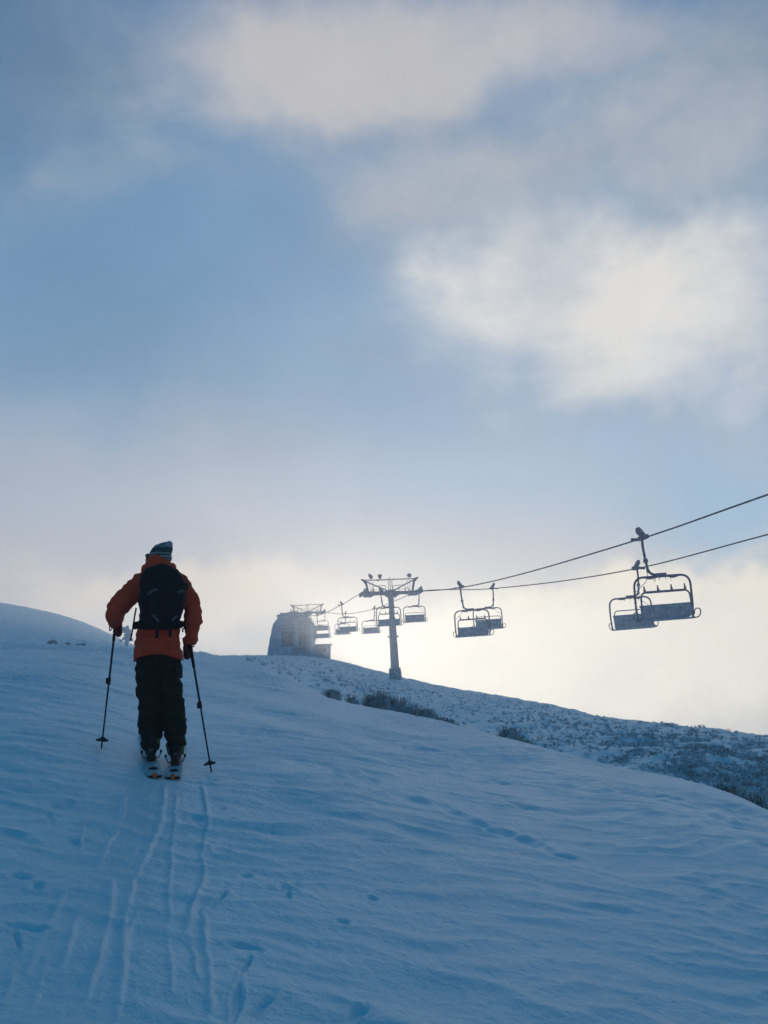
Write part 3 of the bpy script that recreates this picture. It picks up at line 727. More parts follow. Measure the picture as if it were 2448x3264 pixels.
def make_tower():
    """origin at the foot of the pole; crossarm along x, the line along y"""
    root = empty('lift_tower'); tag(root, 'x', 'lift tower', 'lift towers'); Ht = TOWER_H
    bm = bmesh.new()
    add_tube(bm, [(0, 0, -.8), (0, 0, 1.15), (0, 0, 1.2)], 0.7, 10, radii=[.74, .64, .55]); add_box(bm, (-.42, -.1, .35), (.5, .6, 1.6), None, .05)
    me = remeshed(bm, .06, 2, wrinkle=lambda c: .035*fbm(c[:, 0]*4, c[:, 1]*4, c[:, 2]*3, 3))
    link_mesh('footing', me, M_conc, root)
    bm = bmesh.new(); zs = np.linspace(1.0, Ht-.1, 60)
    n = 20; rings = []
    for z in zs:
        f = (z-1)/(Ht-1); r = .47-.16*f
        if z > Ht-2.6: r = .30+.03*math.sin(z*9)
        ring = []
        for k in range(n):
            a = 2*math.pi*k/n; rr = r+.03*float(pn(math.cos(a)*2, math.sin(a)*2, z*1.5)); ring.append(bm.verts.new((rr*math.cos(a), rr*math.sin(a), z)))
        rings.append(ring)
    for a, b in zip(rings[:-1], rings[1:]):
        for k in range(n): bm.faces.new((a[k], a[(k+1) % n], b[(k+1) % n], b[k]))
    bm.faces.new(rings[-1]); build('pole', bm, M_rime, root, True)
    bm = bmesh.new(); fz = Ht*.49; add_cyl(bm, (0, 0, fz), (0, 0, 1), .52, .13, 20)
    for k in (-1, 1): add_box(bm, (k*.5, 0, fz), (.16, .2, .2), None, .04)
    build('flange', bm, M_rime, root)
    bm = bmesh.new(); add_box(bm, (0, 0, Ht-.02), (6.0, .42, .34), None, .05); add_box(bm, (0, -.02, Ht+.12), (.5, .5, .5), None, .08)
    for k in (-1, 1): add_box(bm, (k*.42, 0, Ht-.28), (.5, .3, .3), Matrix.Rotation(R(45), 3, 'Y'), .04)
    for k in range(22): add_sphere(bm, (random.uniform(-3, 3), random.uniform(-.2, .2), Ht+random.uniform(-.2, .15)), random.uniform(.08, .17), sub=1)
    me = remeshed(bm, .05, 1, wrinkle=lambda c: .03*fbm(c[:, 0]*5, c[:, 1]*5, c[:, 2]*5, 2))
    link_mesh('crossarm', me, M_rime, root)
    bm = bmesh.new(); tz = Ht+1.48                    # lifting frame
    add_tube(bm, [(-3.05, 0, tz), (3.05, 0, tz)], .055, 8)
    for k in (-1, 1):
        add_tube(bm, [(k*2.72, 0, tz), (k*2.45, 0, Ht+.1)], .10, 8, radii=[.13, .12])
        add_tube(bm, [(k*2.55, 0, tz-.18), (k*.12, 0, Ht+.15)], .065, 8)
        add_tube(bm, [(k*3.18, 0, tz+.12), (k*2.95, 0, tz+.02), (k*2.68, 0, tz-.32)], .1, 8, radii=[.07, .14, .11])
        add_tube(bm, [(k*2.3, .1, tz-.1), (k*2.15, .1, Ht+.15)], .025, 6)
        add_tube(bm, [(k*1.9, .1, tz-.1), (k*2.05, .1, Ht+.15)], .02, 6)
    for k in range(12): xx = random.uniform(-2.8, 2.8); add_tube(bm, [(xx, 0, tz), (xx+random.uniform(-.05, .05), 0, tz-random.uniform(.08, .2))], .05, 5, radii=[.06, .015])
    for xx in (-2.4, -.05, .5, 1.6): add_tube(bm, [(xx, 0, tz), (xx, 0, tz+.17)], .025, 5)
    build('lifting_frame', bm, M_rime_d, root)
    bm = bmesh.new()                                  # walkway railing
    for (x0, x1) in ((-1.85, -.4), (.35, 1.75)):
        add_tube(bm, round_path([(x0, .45, Ht+.15), (x0+.05, .45, Ht+.86), (x1-.05, .45, Ht+.88), (x1, .45, Ht+.15)], .12, 4), .03, 6)
        add_tube(bm, [(x0, .45, Ht+.42), (x1, .45, Ht+.42)], .024, 6)
        add_tube(bm, [((x0+x1)/2, .45, Ht+.15), ((x0+x1)/2, .45, Ht+.86)], .022, 6)
    for k in (-1, 1):
        add_tube(bm, [(k*1.75, .3, Ht+.15), (k*1.75, .3, Ht+.55), (k*2.1, .3, Ht+.5)], .026, 6)
        add_tube(bm, [(k*2.15, -.2, Ht+.15), (k*1.8, -.2, Ht+.5)], .045, 6)
    build('railing', bm, M_rime_d, root)
    bm = bmesh.new()
    for xx in (-.28, -.06, .16): add_tube(bm, [(xx, -.3, Ht+.2), (xx, -.3, tz+.02)], .025, 6)
    for k in range(7): add_tube(bm, [(-.28, -.3, Ht+.3+k*.19), (.16, -.3, Ht+.3+k*.19)], .018, 5)
    add_tube(bm, [(-.06, -.3, tz), (-.06, -.3, tz+.25)], .03, 6)
    build('ladder', bm, M_rime_d, root)
    for k in (-1, 1):                                 # sheave batteries at the arm ends
        bm = bmesh.new(); x = k*2.98
        add_box(bm, (x, 0, Ht+.02), (.22, 3.4, .26), Matrix.Rotation(R(3), 3, 'X'), .06)
        for j in range(6): add_cyl(bm, (x+k*.16, -1.5+j*.6, Ht+.02), (1, 0, 0), .25, .14, 16)
        add_box(bm, (x-k*.5, -.3, Ht-.20), (.95, 1.4, .30), None, .1); add_box(bm, (x-k*.25, -1.2, Ht-.05), (.5, .5, .4), None, .1)
        add_box(bm, (x+k*.06, -1.5, Ht+.3), (.2, .4, .35), Matrix.Rotation(R(30*k), 3, 'Y'), .05)
        for j in range(14): add_sphere(bm, (x-k*random.uniform(-.2, .9), random.uniform(-1.5, .6), Ht+random.uniform(-.3, .1)), random.uniform(.1, .2), sub=1)
        me = remeshed(bm, .05, 1, wrinkle=lambda c: .04*fbm(c[:, 0]*5, c[:, 1]*5, c[:, 2]*5, 2))
        link_mesh('sheave_assembly', me, M_rime, root)
    return root
# rope height fixes the tower heads
def tower_foot(Y, px, py, xline=(21.58)):
    x = 21.585-.192*Y; return Vector((x, Y, gz(x, Y)))
def place_tower(root, Y):
    f = tower_foot(Y, 0, 0); root.location = f; root.rotation_euler = (0, R(-1.3), LINE_RZ)
zt = (rope_z(1, 109)+rope_z(2, 109.5))/2; f1 = tower_foot(109, 0, 0); TOWER_H = zt-f1.z-.12
print('tower height', TOWER_H, 'foot', f1)
tw = make_tower(); place_tower(tw, 109.2); tw['label'] = 'near lift tower with rimed floodlights on its top frame, standing on the ridge'
tw2 = copy_tree(tw); place_tower(tw2, 190)
for ch in tw2.children: pass
f2 = tower_foot(190, 0, 0); zt2 = lz(1, 925, 1953, 190.)[1]; tw2.location = (f2.x, 190, zt2-TOWER_H-.12)
tw2['label'] = 'far lift tower whose top frame rises above the summit station'
print('tower2 foot gap', tw2.location.z-f2.z)
# pole of the far tower reaches down to the rock whatever its height
bm = bmesh.new()
add_tube(bm, [(0, 0, -6), (0, 0, .5)], .7, 12)
pl_ = build('footing_shaft', bm, M_conc, tw2)
# floodlights: only on the near tower
def floodlight(x, kind, root):
    bm = bmesh.new(); tz = TOWER_H+1.48
    if kind == 0:
        add_tube(bm, [(x-.02, -.12, tz), (x-.1, -.12, tz+.2)], .03, 6); add_tube(bm, [(x+.12, -.12, tz), (x+.1, -.12, tz+.2)], .03, 6)
        add_tube(bm, [(x+.12, -.12, tz+.16), (x, -.12, tz+.36), (x-.16, -.12, tz+.56), (x-.26, -.12, tz+.72)], .2, 10, radii=[.12, .23, .15, .03])
    elif kind == 1:
        add_tube(bm, [(x-.08, -.12, tz), (x-.1, -.12, tz+.2)], .03, 6); add_tube(bm, [(x+.08, -.12, tz), (x+.1, -.12, tz+.2)], .03, 6)
        add_tube(bm, [(x, -.12, tz+.14), (x, -.12, tz+.32), (x, -.12, tz+.5)], .2, 10, radii=[.14, .2, .26]); add_sphere(bm, (x+.04, -.12, tz+.5), .2, (1.2, 1, .5))
    else:
        add_tube(bm, [(x-.22, -.12, tz), (x-.12, -.12, tz+.28)], .035, 6); add_sphere(bm, (x+.08, -.12, tz+.36), .24, (1, .8, 1.05)); add_tube(bm, [(x-.28, -.12, tz+.42), (x, -.12, tz+.34)], .03, 6)
    me = remeshed(bm, .035, 1, wrinkle=lambda c: .025*fbm(c[:, 0]*7, c[:, 1]*7, c[:, 2]*7, 2))
    link_mesh('floodlight', me, M_rime_d, root)
floodlight(-2.1, 0, tw); floodlight(-1.12, 1, tw); floodlight(2.1, 2, tw)

# ------------------------------------------------------------------ summit station and hut
def station():
    Y = 203.0; root_p = P(923, 2092, Y); zb = gz(root_p.x, Y)-.5
    root = empty('summit_station', (root_p.x, Y, zb)); tag(root, 'rounded rime covered summit station at the top of the chairlift', 'building')
    outl = [(849, 2100), (852, 2075), (858, 2040), (866, 2000), (873, 1982), (884, 1970), (894, 1961), (905, 1956), (925, 1950), (950, 1953),
            (970, 1960), (980, 1968), (988, 1980), (995, 1992), (994, 2008), (990, 2030), (987, 2046), (988, 2075), (992, 2100)]
    pr_ = [(P(a, b, Y).x-root_p.x, P(a, b, Y).z-zb) for a, b in outl]
    xs = np.array(pr_); L_ = 15.0
    bm = bmesh.new(); rings = []
    segs = []
    for i in range(len(xs)-1):
        for t in np.linspace(0, 1, 7, endpoint=False): segs.append(xs[i]*(1-t)+xs[i+1]*t)
    segs.append(xs[-1]); segs = np.array(segs); segs = np.vstack([[segs[0][0], -3], segs, [segs[-1][0], -3]])
    cx, cz = 0, 3.0
    yl = [(-.0, .93), (.25, .985), (.7, 1.0)]+[(.7+(L_-1.4)*t, 1.0) for t in np.linspace(.05, 1, 24)]+[(L_-.25, .985), (L_, .93)]
    for yy, sc in yl: rings.append([bm.verts.new((cx+(x-cx)*sc, yy, cz+(z-cz)*sc)) for x, z in segs])
    for a, b in zip(rings[:-1], rings[1:]):
        for k in range(len(segs)-1): bm.faces.new((a[k], a[k+1], b[k+1], b[k]))
    bm.faces.new(rings[0]); bm.faces.new(rings[-1][::-1])
    o = build('shell', bm, M_iron, root, False)
    me = o.data; n = len(me.vertices); co = np.empty(n*3, np.float32); me.vertices.foreach_get('co', co); co = co.reshape(-1, 3)
    nz = fbm(co[:, 0]*1.1, co[:, 1]*1.1, co[:, 2]*1.1, 3)*.11; rr_ = co-np.array([0, 7, 3.]); rr_ /= np.linalg.norm(rr_, axis=1)[:, None]
    co[:, 0] += rr_[:, 0]*nz; co[:, 2] += rr_[:, 2]*nz; me.vertices.foreach_set('co', co.ravel().astype(np.float32)); me.update()
    def loc(px, py): p = P(px, py, Y); return p.x-root_p.x, p.z-zb
    def slab(name, x0, y0, x1, y1, dep, mat, yo=0.0, wr=.05):
        a, b = loc(x0, y1), loc(x1, y0); bm = bmesh.new(); add_box(bm, ((a[0]+b[0])/2, yo-dep/2, (a[1]+b[1])/2), (b[0]-a[0], dep, b[1]-a[1]), None, .04)
        me = remeshed(bm, .08, 1, wrinkle=lambda c: wr*fbm(c[:, 0]*2.5, c[:, 1]*2.5, c[:, 2]*2.5, 2)); link_mesh(name, me, mat, root)
    # louvred upper gable: rows of slats left and right of the mullion
    for (xa, xb) in ((900, 940), (950, 978)):
        for k in range(4): slab('louvre', xa+(0 if k else 8), 1972+k*9.5, xb-(0 if k else 4), 1976+k*9.5, .22, M_louv, .05)
    slab('mullion', 941, 1962, 948, 2080, .35, M_iron, .05)
    slab('sill_beam', 880, 2006, 986, 2011, .5, M_iron, .05)
    slab('door_panel', 897, 2012, 936, 2062, .12, M_louv, .02, .03)
    slab('door_panel', 953, 2014, 980, 2068, .12, M_louv, .02, .03)
    slab('buttress', 979, 2066, 990, 2095, 1.2, M_iron, .3)
    slab('platform', 895, 2064, 930, 2100, 2.2, M_iron, 0)
    # rime-caked end rail on the roof
    bm = bmesh.new(); a = loc(893, 1957); b = loc(930, 1953)
    add_tube(bm, [(a[0]-.1, 1, a[1]+.25), (a[0]+.6, 1, a[1]+.1), (b[0], 1, b[1]+.15)], .16, 8); add_box(bm, (a[0]+.2, 1, a[1]-.15), (.7, .6, .6), None, .1)
    add_sphere(bm, (loc(886, 1963)[0], 1, loc(886, 1963)[1]), .35); add_sphere(bm, (loc(988, 1974)[0], 1, loc(988, 1972)[1]), .3)
    for k in range(9): c = loc(905+k*8, 1953+abs(k-4)*1.6); add_sphere(bm, (c[0], 1+random.uniform(-.5, 1), c[1]), random.uniform(.22, .4), sub=2)
    add_tube(bm, [(loc(926, 1950)[0], 1, loc(926, 1950)[1]), (loc(925, 1950)[0], 1, loc(925, 1936)[1])], .08, 6, radii=[.14, .04])
    me = remeshed(bm, .07, 1, wrinkle=lambda c: .09*fbm(c[:, 0]*3, c[:, 1]*3, c[:, 2]*3, 2)); link_mesh('roof_rail', me, M_iron, root)
station()
def hut():
    Y = 200.0; c = P(1028, 2095, Y); zb = gz(c.x, Y)-.6; root = empty('operator_hut', (c.x, Y, zb)); tag(root, 'small rimed operator hut with a flared flat roof, right of the summit station', 'hut')
    def loc(px, py): p = P(px, py, Y); return p.x-c.x, p.z-zb
    rt = [loc(1002, 2054), loc(1056, 2054)]; mid = [loc(996, 2072), loc(1051, 2068)]; bt = [loc(1000, 2105), loc(1051, 2105)]
    bm = bmesh.new()
    def prism(bm, poly, y0, y1):
        a = [bm.verts.new((x, y0, z)) for x, z in poly]; b = [bm.verts.new((x, y1, z)) for x, z in poly]
        bm.faces.new(a); bm.faces.new(b[::-1])
        for k in range(len(poly)): bm.faces.new((a[k], a[(k+1) % len(poly)], b[(k+1) % len(poly)], b[k]))
    prism(bm, [bt[0], bt[1], mid[1], (rt[1][0]-.25, rt[1][1]-.15), (rt[0][0]+.15, rt[0][1]-.15), mid[0]], 0, 3.2)
    bmesh.ops.bevel(bm, geom=list(bm.edges), offset=.05, segments=2, affect='EDGES')
    build('wall', bm, M_wall, root)
    bm = bmesh.new(); add_box(bm, ((rt[0][0]+rt[1][0])/2, 1.6, rt[0][1]-.07), (rt[1][0]-rt[0][0]+.1, 3.8, .16), None, .05); build('roof', bm, M_wall, root)
    bm = bmesh.new(); a = loc(1012, 2082); b = loc(1040, 2066); add_box(bm, ((a[0]+b[0])/2, -.02, (a[1]+b[1])/2), (b[0]-a[0], .06, b[1]-a[1]), None, .02)
    w = build('window', bm, M_louv, root)
    bm = bmesh.new(); add_box(bm, ((a[0]+b[0])/2, -.06, (a[1]+b[1])/2), (.08, .06, b[1]-a[1]), None, .01)
    for zz in (a[1], b[1]): add_box(bm, ((a[0]+b[0])/2, -.06, zz), (b[0]-a[0]+.14, .08, .09), None, .01)
    build('frame', bm, M_wall, w)
hut()
def rail():
    p = P(995, 2092, 201); z = gz(p.x, 201); bm = bmesh.new()
    add_tube(bm, round_path([(0, 0, -.6), (.1, 0, .9), (.5, 0, .85), (.6, 0, -.6)], .2, 4), .09, 7)
    add_tube(bm, [(-.3, 0, -.5), (-.28, 0, 1.5)], .14, 7)
    o = build('hand_rail', bm, M_rime, smooth=True); o.location = (p.x, 201, z); tag(o, 'rimed hooped hand rail between the summit station and the operator hut', 'railing')
rail()

# ------------------------------------------------------------------ the skier
SY = 8.30
def S(px, py, dy=0.0): return P(px, py, SY+dy)
def fold(sc=7, amp=.010, zs=1.0):
    return lambda c: amp*fbm(c[:, 0]*sc, c[:, 1]*sc, c[:, 2]*sc*zs, 2)
bodyV = bmesh.new()
hc = S(512, 1778, .02)
def bchain(pts, flat=1.0): chain(bodyV, [(S(*p[:2], p[2]), p[3]) for p in pts], flat, 2)
bchain([(505, 1860, .02, .15), (505, 1960, .02, .13), (503, 2080, .0, .15)], .7)
bchain([(440, 1855, .02, .06), (585, 1868, .02, .06)])
bchain([(508, 1850, .02, .06), (512, 1800, .03, .055)])
bchain([(442, 1862, .02, .055), (385, 1938, .02, .045), (368, 1975, .14, .035)]); bchain([(586, 1872, .02, .055), (614, 1948, .0, .045), (606, 2038, .10, .033)])
bchain([(478, 2100, .02, .06), (479, 2245, .02, .045), (483, 2365, -.06, .036)]); bchain([(530, 2100, .02, .06), (546, 2245, .02, .042), (558, 2360, -.06, .038)])
add_sphere(bodyV, hc, .088, (.92, 1.08, 1.2), 3)
add_sphere(bodyV, hc+Vector((-.02, .03, -.05)), .062, (.95, 1.1, 1.1), 3)
add_sphere(bodyV, hc+Vector((-.025, .118, -.01)), .018, (.8, 1.2, 1.5), 2)          # nose
for s in (-1, 1):
    add_sphere(bodyV, hc+Vector((s*.083, .0, -.01)), .022, (.5, .9, 1.4), 2)          # ears
    add_sphere(bodyV, hc+Vector((-.02+s*.032, .082, .02)), .016, (1, .8, .8), 2)      # brow and eye
    add_sphere(bodyV, hc+Vector((-.02+s*.012, .095, -.06)), .012, (1.5, .7, .5), 2)   # lips
def hand(bm, c, s, up):
    """palm, four unequal curled fingers and a thumb closed round a grip with axis 'up' through c"""
    up = up.normalized(); f = Vector((0, 1, 0)); f = (f-up*f.dot(up)).normalized(); side = up.cross(f)*s
    palm = c - side*(-.034); add = lambda a, r: add_sphere(bm, a, r, sub=2)
    for k in range(5):
        t = (k/4-.5)*.07
        for j in range(4): add(c+side*.036+up*t-f*(.028-.017*j), .017)
    for k, ln in enumerate((.030, .032, .031, .027)):
        t = .032-.021*k
        for j in range(9):
            a = -.4+j*.42*(ln/.031); add(c+up*t+side*(.034*math.cos(a))+f*(.034*math.sin(a)), .0105-.0004*j)
    for j in range(6):
        a = -.5-j*.4; add(c+up*(.044+.002*j)+side*(.034*math.cos(a))+f*(.034*math.sin(a)), .0125-.0006*j)
    for j in range(6): add(c+side*.038-up*(.04+.014*j)-f*.012, .026+.001*j)
body_me = remeshed(bodyV, .014, 2)
person = link_mesh('person', body_me, M_skin)
tag(person, 'skier seen from behind in an orange jacket, black trousers and striped knitted hat', 'person')
def cloth(name, bm, mat, vox, wr=None, post=None, parent=person, sm_it=3):
    return link_mesh(name, remeshed(bm, vox, sm_it, wr, post), mat, parent)
# jacket
bm = bmesh.new()
def jc(pts, flat=1.0): chain(bm, [(S(p[0], p[1], p[2]), p[3]) for p in pts], flat)
jc([(506, 1862, .0, .165), (507, 1925, .0, .165), (506, 1975, .0, .165), (503, 2035, 0, .195), (503, 2085, 0, .212), (503, 2110, 0, .212)], .68)
jc([(452, 1852, .0, .085), (505, 1838, 0, .11), (578, 1862, .0, .085)], .85)
jc([(490, 1816, 0, .090), (520, 1818, 0, .090)], .9)
jc([(482, 1795, 0, .055), (500, 1785, -.02, .06), (525, 1800, 0, .055)], 1.0)
jc([(446, 1856, .0, .088), (420, 1892, .0, .094), (388, 1925, .0, .096), (369, 1946, .02, .085), (367, 1964, .09, .078), (369, 1982, .17, .058)])
jc([(583, 1868, .0, .082), (603, 1905, 0, .086), (614, 1945, .0, .080), (615, 1985, .03, .074), (609, 2034, .10, .062)])
zc = lambda px, py: S(px, py).z
def hem(co):
    x0 = S(503, 2090).x; hz = zc(503, 2082) - .055*np.clip(np.abs(co[:, 0]-x0)/.21, 0, 1)**2*(1) - .01
    low = co[:, 2] < hz; co = co.copy(); arm = (co[:, 0] > S(594, 2050).x) | (co[:, 0] < S(405, 2000).x)
    co[:, 2] = np.where(low & ~arm, hz+ (co[:, 2]-hz)*.04, co[:, 2]); return co
def jw(c):
    x, y, z = c[:, 0], c[:, 1], c[:, 2]
    return .018*fbm(x*5.5, y*5, z*9, 2)+.020*np.abs(pn(x*9+z*7, y*9, z*14))-.006
jacket = cloth('jacket', bm, M_jacket, .014, jw, hem, sm_it=3)
bm = bmesh.new()   # stand-up hood collar roll
cc = S(506, 1808); add_tube(bm, [cc+Vector((.115*math.cos(a), .095*math.sin(a)-.01, .008*math.sin(a*2)-.012+.01*math.cos(a))) for a in np.linspace(0, 2*math.pi, 20)], .032, 8)
chain(bm, [(S(477, 1797, -.05), .035), (S(497, 1782, -.07), .05), (S(522, 1792, -.06), .045), (S(540, 1805, -.04), .035)])
chain(bm, [(S(500, 1775, -.065), .028), (S(520, 1786, -.065), .03)])
cloth('hood', bm, M_jacket, .011, fold(12, .009), parent=jacket)
for (a, b, dy) in (((368, 1976), (369, 1990), .17), ((609, 2032), (605, 2050), .10)):
    bm = bmesh.new(); add_tube(bm, [S(a[0], a[1], dy), S(b[0], b[1], dy+.02)], .05, 14, radii=[.060, .052]); cloth('cuff', bm, M_jacket, .010, fold(20, .004), parent=jacket, sm_it=1)
# trousers
bm = bmesh.new()
chain(bm, [(S(486, 2085), .15), (S(520, 2085), .15)], .75)
LL = [(476, 2105, .112), (477, 2150, .108), (483, 2171, .092), (477, 2199, .110), (481, 2226, .096), (480, 2253, .102), (482, 2274, .096), (478, 2300, .100), (480, 2335, .092), (481, 2362, .080), (481, 2384, .070)]
RL = [(536, 2105, .105), (535, 2150, .092), (536, 2166, .086), (546, 2199, .100), (546, 2229, .090), (553, 2256, .096), (558, 2290, .095), (560, 2318, .092), (561, 2350, .080), (561, 2378, .072)]
for LG in (LL, RL): chain(bm, [(S(a, b, .03*math.sin((b-2105)/280*math.pi)-.10*((b-2105)/280)**2), r) for a, b, r in LG])
def tw_(c):
    x, y, z = c[:, 0], c[:, 1], c[:, 2]
    return .014*fbm(x*6, y*6, z*12, 2)+.020*np.abs(pn(x*7+z*6, y*7, z*15))-.004
def thm(co):
    co = co.copy(); lf = co[:, 0] < S(520, 2350).x
    z0 = np.where(lf, zc(482, 2383), zc(560, 2374)) + .012*pn(co[:, 0]*22, co[:, 1]*22)
    co[:, 2] = np.maximum(co[:, 2], z0); return co
trousers = cloth('trousers', bm, M_trs, .013, tw_, thm)
bm = bmesh.new()
add_tube(bm, [S(577, 2120, -.02), S(574, 2145, -.03), S(573, 2158, -.03)], .008, 6); add_box(bm, S(572, 2140, -.06), (.05, .02, .11), None, .008)
build('pocket_zip', bm, M_blk, trousers)
# hat: knitted, striped, with a pompom
def hat_mat():
    m_ = bpy.data.materials.new('striped_knit'); m_.use_nodes = True; nt = m_.node_tree; b = nt.nodes['Principled BSDF']
    b.inputs['Roughness'].default_value = .9; b.inputs['Specular IOR Level'].default_value = .1
    t = nd(nt, 'ShaderNodeTexCoord'); s = nd(nt, 'ShaderNodeSeparateXYZ'); nt.links.new(t.outputs['Generated'], s.inputs[0])
    n_ = noise_n(nt, t.outputs['Generated'], 9, 2); h_ = math_n(nt, 'ADD', s.outputs[2], math_n(nt, 'MULTIPLY', math_n(nt, 'SUBTRACT', n_.outputs['Fac'], .5), .10))
    r_ = nd(nt, 'ShaderNodeValToRGB'); nt.links.new(h_, r_.inputs[0]); r_.color_ramp.interpolation = 'CONSTANT'
    st = [(0, (.42, .56, .46)), (.14, (.16, .30, .36)), (.22, (.50, .62, .62)), (.30, (.07, .22, .24)), (.38, (.36, .56, .56)), (.46, (.05, .16, .165)), (.70, (.18, .46, .50)), (.82, (.40, .47, .60))]
    e = r_.color_ramp
    while len(e.elements) < len(st): e.elements.new(.5)
    for el_, (p_, c_) in zip(e.elements, st): el_.position = p_; el_.color = (*c_, 1)
    nt.links.new(r_.outputs[0], b.inputs['Base Color'])
    w = nd(nt, 'ShaderNodeTexWave'); w.inputs['Scale'].default_value = 28; nt.links.new(t.outputs['Generated'], w.inputs[0])
    bp = nd(nt, 'ShaderNodeBump'); bp.inputs['Distance'].default_value = .003; nt.links.new(w.outputs['Fac'], bp.inputs['Height']); nt.links.new(bp.outputs[0], b.inputs['Normal'])
    return m_
bm = bmesh.new()
add_sphere(bm, S(511, 1773, .0), .098, (.92, 1.05, .95), 3); chain(bm, [(S(513, 1765), .088), (S(526, 1752, -.01), .066), (S(535, 1744, -.02), .042)])
add_sphere(bm, S(525, 1779, -.03), .062, (1, 1, 1.1), 2)
hatc = S(512, 1788)
def hatpost(co):
    co = co.copy(); nrm = Vector((-.12, -.1, 1)).normalized(); c0 = np.array(S(518, 1790))
    dd = (co-c0)@np.array(nrm); co -= np.minimum(dd, 0)[:, None]*np.array(nrm)[None]; return co
hat = cloth('knitted_hat', bm, hat_mat(), .008, lambda c: .0035*np.sin(c[:, 2]*520)*.4+.004*fbm(c[:, 0]*18, c[:, 1]*18, c[:, 2]*18, 2), hatpost, sm_it=2)
M_pom = material('grey_wool_pompom', (.34, .37, .48), .95, var=.3, vscale=60, spec=.05)
bm = bmesh.new(); chain(bm, [(S(534, 1742, -.03), .034), (S(539, 1735, -.03), .030)]); cloth('pompom', bm, M_pom, .006, lambda c: .006*fbm(c[:, 0]*70, c[:, 1]*70, c[:, 2]*70, 2), parent=hat, sm_it=0)
bm = bmesh.new(); a = S(473, 1766, .08); b = S(465, 1785, .09)
add_tube(bm, round_path([S(482, 1765, .04), a, b, S(466, 1789, .10)], .02, 3), .006, 6); add_box(bm, S(472, 1775, .10), (.035, .05, .05), Matrix.Rotation(R(-20), 3, 'Y'), .01)
build('goggles', bm, material('dark_goggle_frame', (.05, .06, .04), .4), person)
# gloves
lh = S(369, 1981, .20); rh = S(605, 2049, .14)
tipL = G(323, 2396); tipR = G(674, 2470)
for c, s, tip in ((lh, -1, tipL), (rh, 1, tipR)):
    bm = bmesh.new(); hand(bm, c, s, c-tip); add_sphere(bm, c-Vector((0, .03, -.03)), .04, sub=2); cloth('glove', bm, M_glove, .0065, parent=person, sm_it=1)
# boots
skis = {}
def ski_line(tail, tailY, tip_px, tipY):
    a = P(tail, 2460, tailY); b = P(tip_px, 2390, tipY)
    return Vector((a.x, tailY, 0)), Vector((b.x, tipY, 0))
def make_ski(tail, tailY, tip_px, tipY, label, heelt):
    a, b = ski_line(tail, tailY, tip_px, tipY); d = (b-a).normalized(); L = 1.78; per = Vector((d.y, -d.x, 0))
    za = gz(a.x, a.y); bb = a+d*L; zb = gz(bb.x, bb.y); pts = []
    sl = sum((gz((a+d*t).x, (a+d*t).y)-za)/t for t in (.8, 1.2, 1.6))/3+.004
    root = empty('ski', (a.x, a.y, za+.012), math.atan2(-d.x, d.y)); tag(root, label, 'ski', 'touring skis of the skier')
    # local: y along the ski, z up
    def prof(t, side): w = .054+.010*abs(t-.47)*2-.0; return w*(1 if t < .93 else max(.15, 1-(t-.93)/.075)) * (1 if t > .012 else .8)
    def zt(t): return sl*t*L+(.0 if t < .88 else ((t-.88)/.12)**2*.16)
    bm = bmesh.new(); bs = bmesh.new(); N = 40
    for m_, z0, z1, ww in ((bm, .004, .014, 1.0), (bs, -.004, .003, .93)):
        R_ = []
        for k in range(N+1):
            t = k/N; w = prof(t, 0)*ww; y = t*L; z = zt(t); R_.append([m_.verts.new(v) for v in ((-w, y, z+z0), (w, y, z+z0), (w*.96, y, z+z1), (-w*.96, y, z+z1))])
        for p, q in zip(R_[:-1], R_[1:]):
            for j in range(4): m_.faces.new((p[j], p[(j+1) % 4], q[(j+1) % 4], q[j]))
        m_.faces.new(R_[0][::-1]); m_.faces.new(R_[-1])
    build('topsheet', bm, M_ski, root); build('climbing_skin', bs, M_skid, root)
    bm = bmesh.new(); add_box(bm, (0, .0, .012), (.03, .05, .035), None, .006); add_tube(bm, [(0, -.01, .02), (0, -.015, -.004)], .012, 8); build('tail_clip', bm, M_org, root)
    bm = bmesh.new(); add_box(bm, (0, -.005, .0), (.104, .014, .016), None, .004); build('tail_protector', bm, M_blk, root)
    bm = bmesh.new(); add_sphere(bm, (0, .22, zt(.12)+.012), .035, (1.1, .9, .5), 2); build('heel_pad', bm, M_blk, root)
    hb = heelt
    bm = bmesh.new(); add_box(bm, (0, hb-.03, zt(hb/L)+.035), (.065, .10, .05), None, .01); add_box(bm, (0, hb-.02, zt(hb/L)+.075), (.045, .05, .05), None, .01)
    build('heel_binding', bm, M_blk, root)
    bm = bmesh.new(); add_box(bm, (0, hb+.33, zt((hb+.33)/L)+.03), (.07, .09, .045), None, .01); build('toe_binding', bm, M_blk, root)
    for s in (-1, 1):
        bm = bmesh.new(); z = zt(hb/L); add_tube(bm, round_path([(s*.03, hb, z+.03), (s*.06, hb, z+.03), (s*.068, hb-.02, z+.055), (s*.074, hb-.02, z+.07)], .012, 4), .004, 6)
        add_box(bm, (s*.075, hb-.02, z+.08), (.018, .015, .025), None, .005); build('ski_brake', bm, M_blk, root)
    skis[label] = root
    def at(t, x=0, z=0): p = a+d*t+per*x; return Vector((p.x, p.y, za+.012+sl*t+z))
    return at, d, per
atL, dL, pL = make_ski(493, 7.62, 462, 9.3, 'left ski, its tail and orange clip closest to the camera', .56)
atR, dR, pR = make_ski(551, 7.72, 574, 9.4, 'right ski, its tail slightly further up the slope', .52)
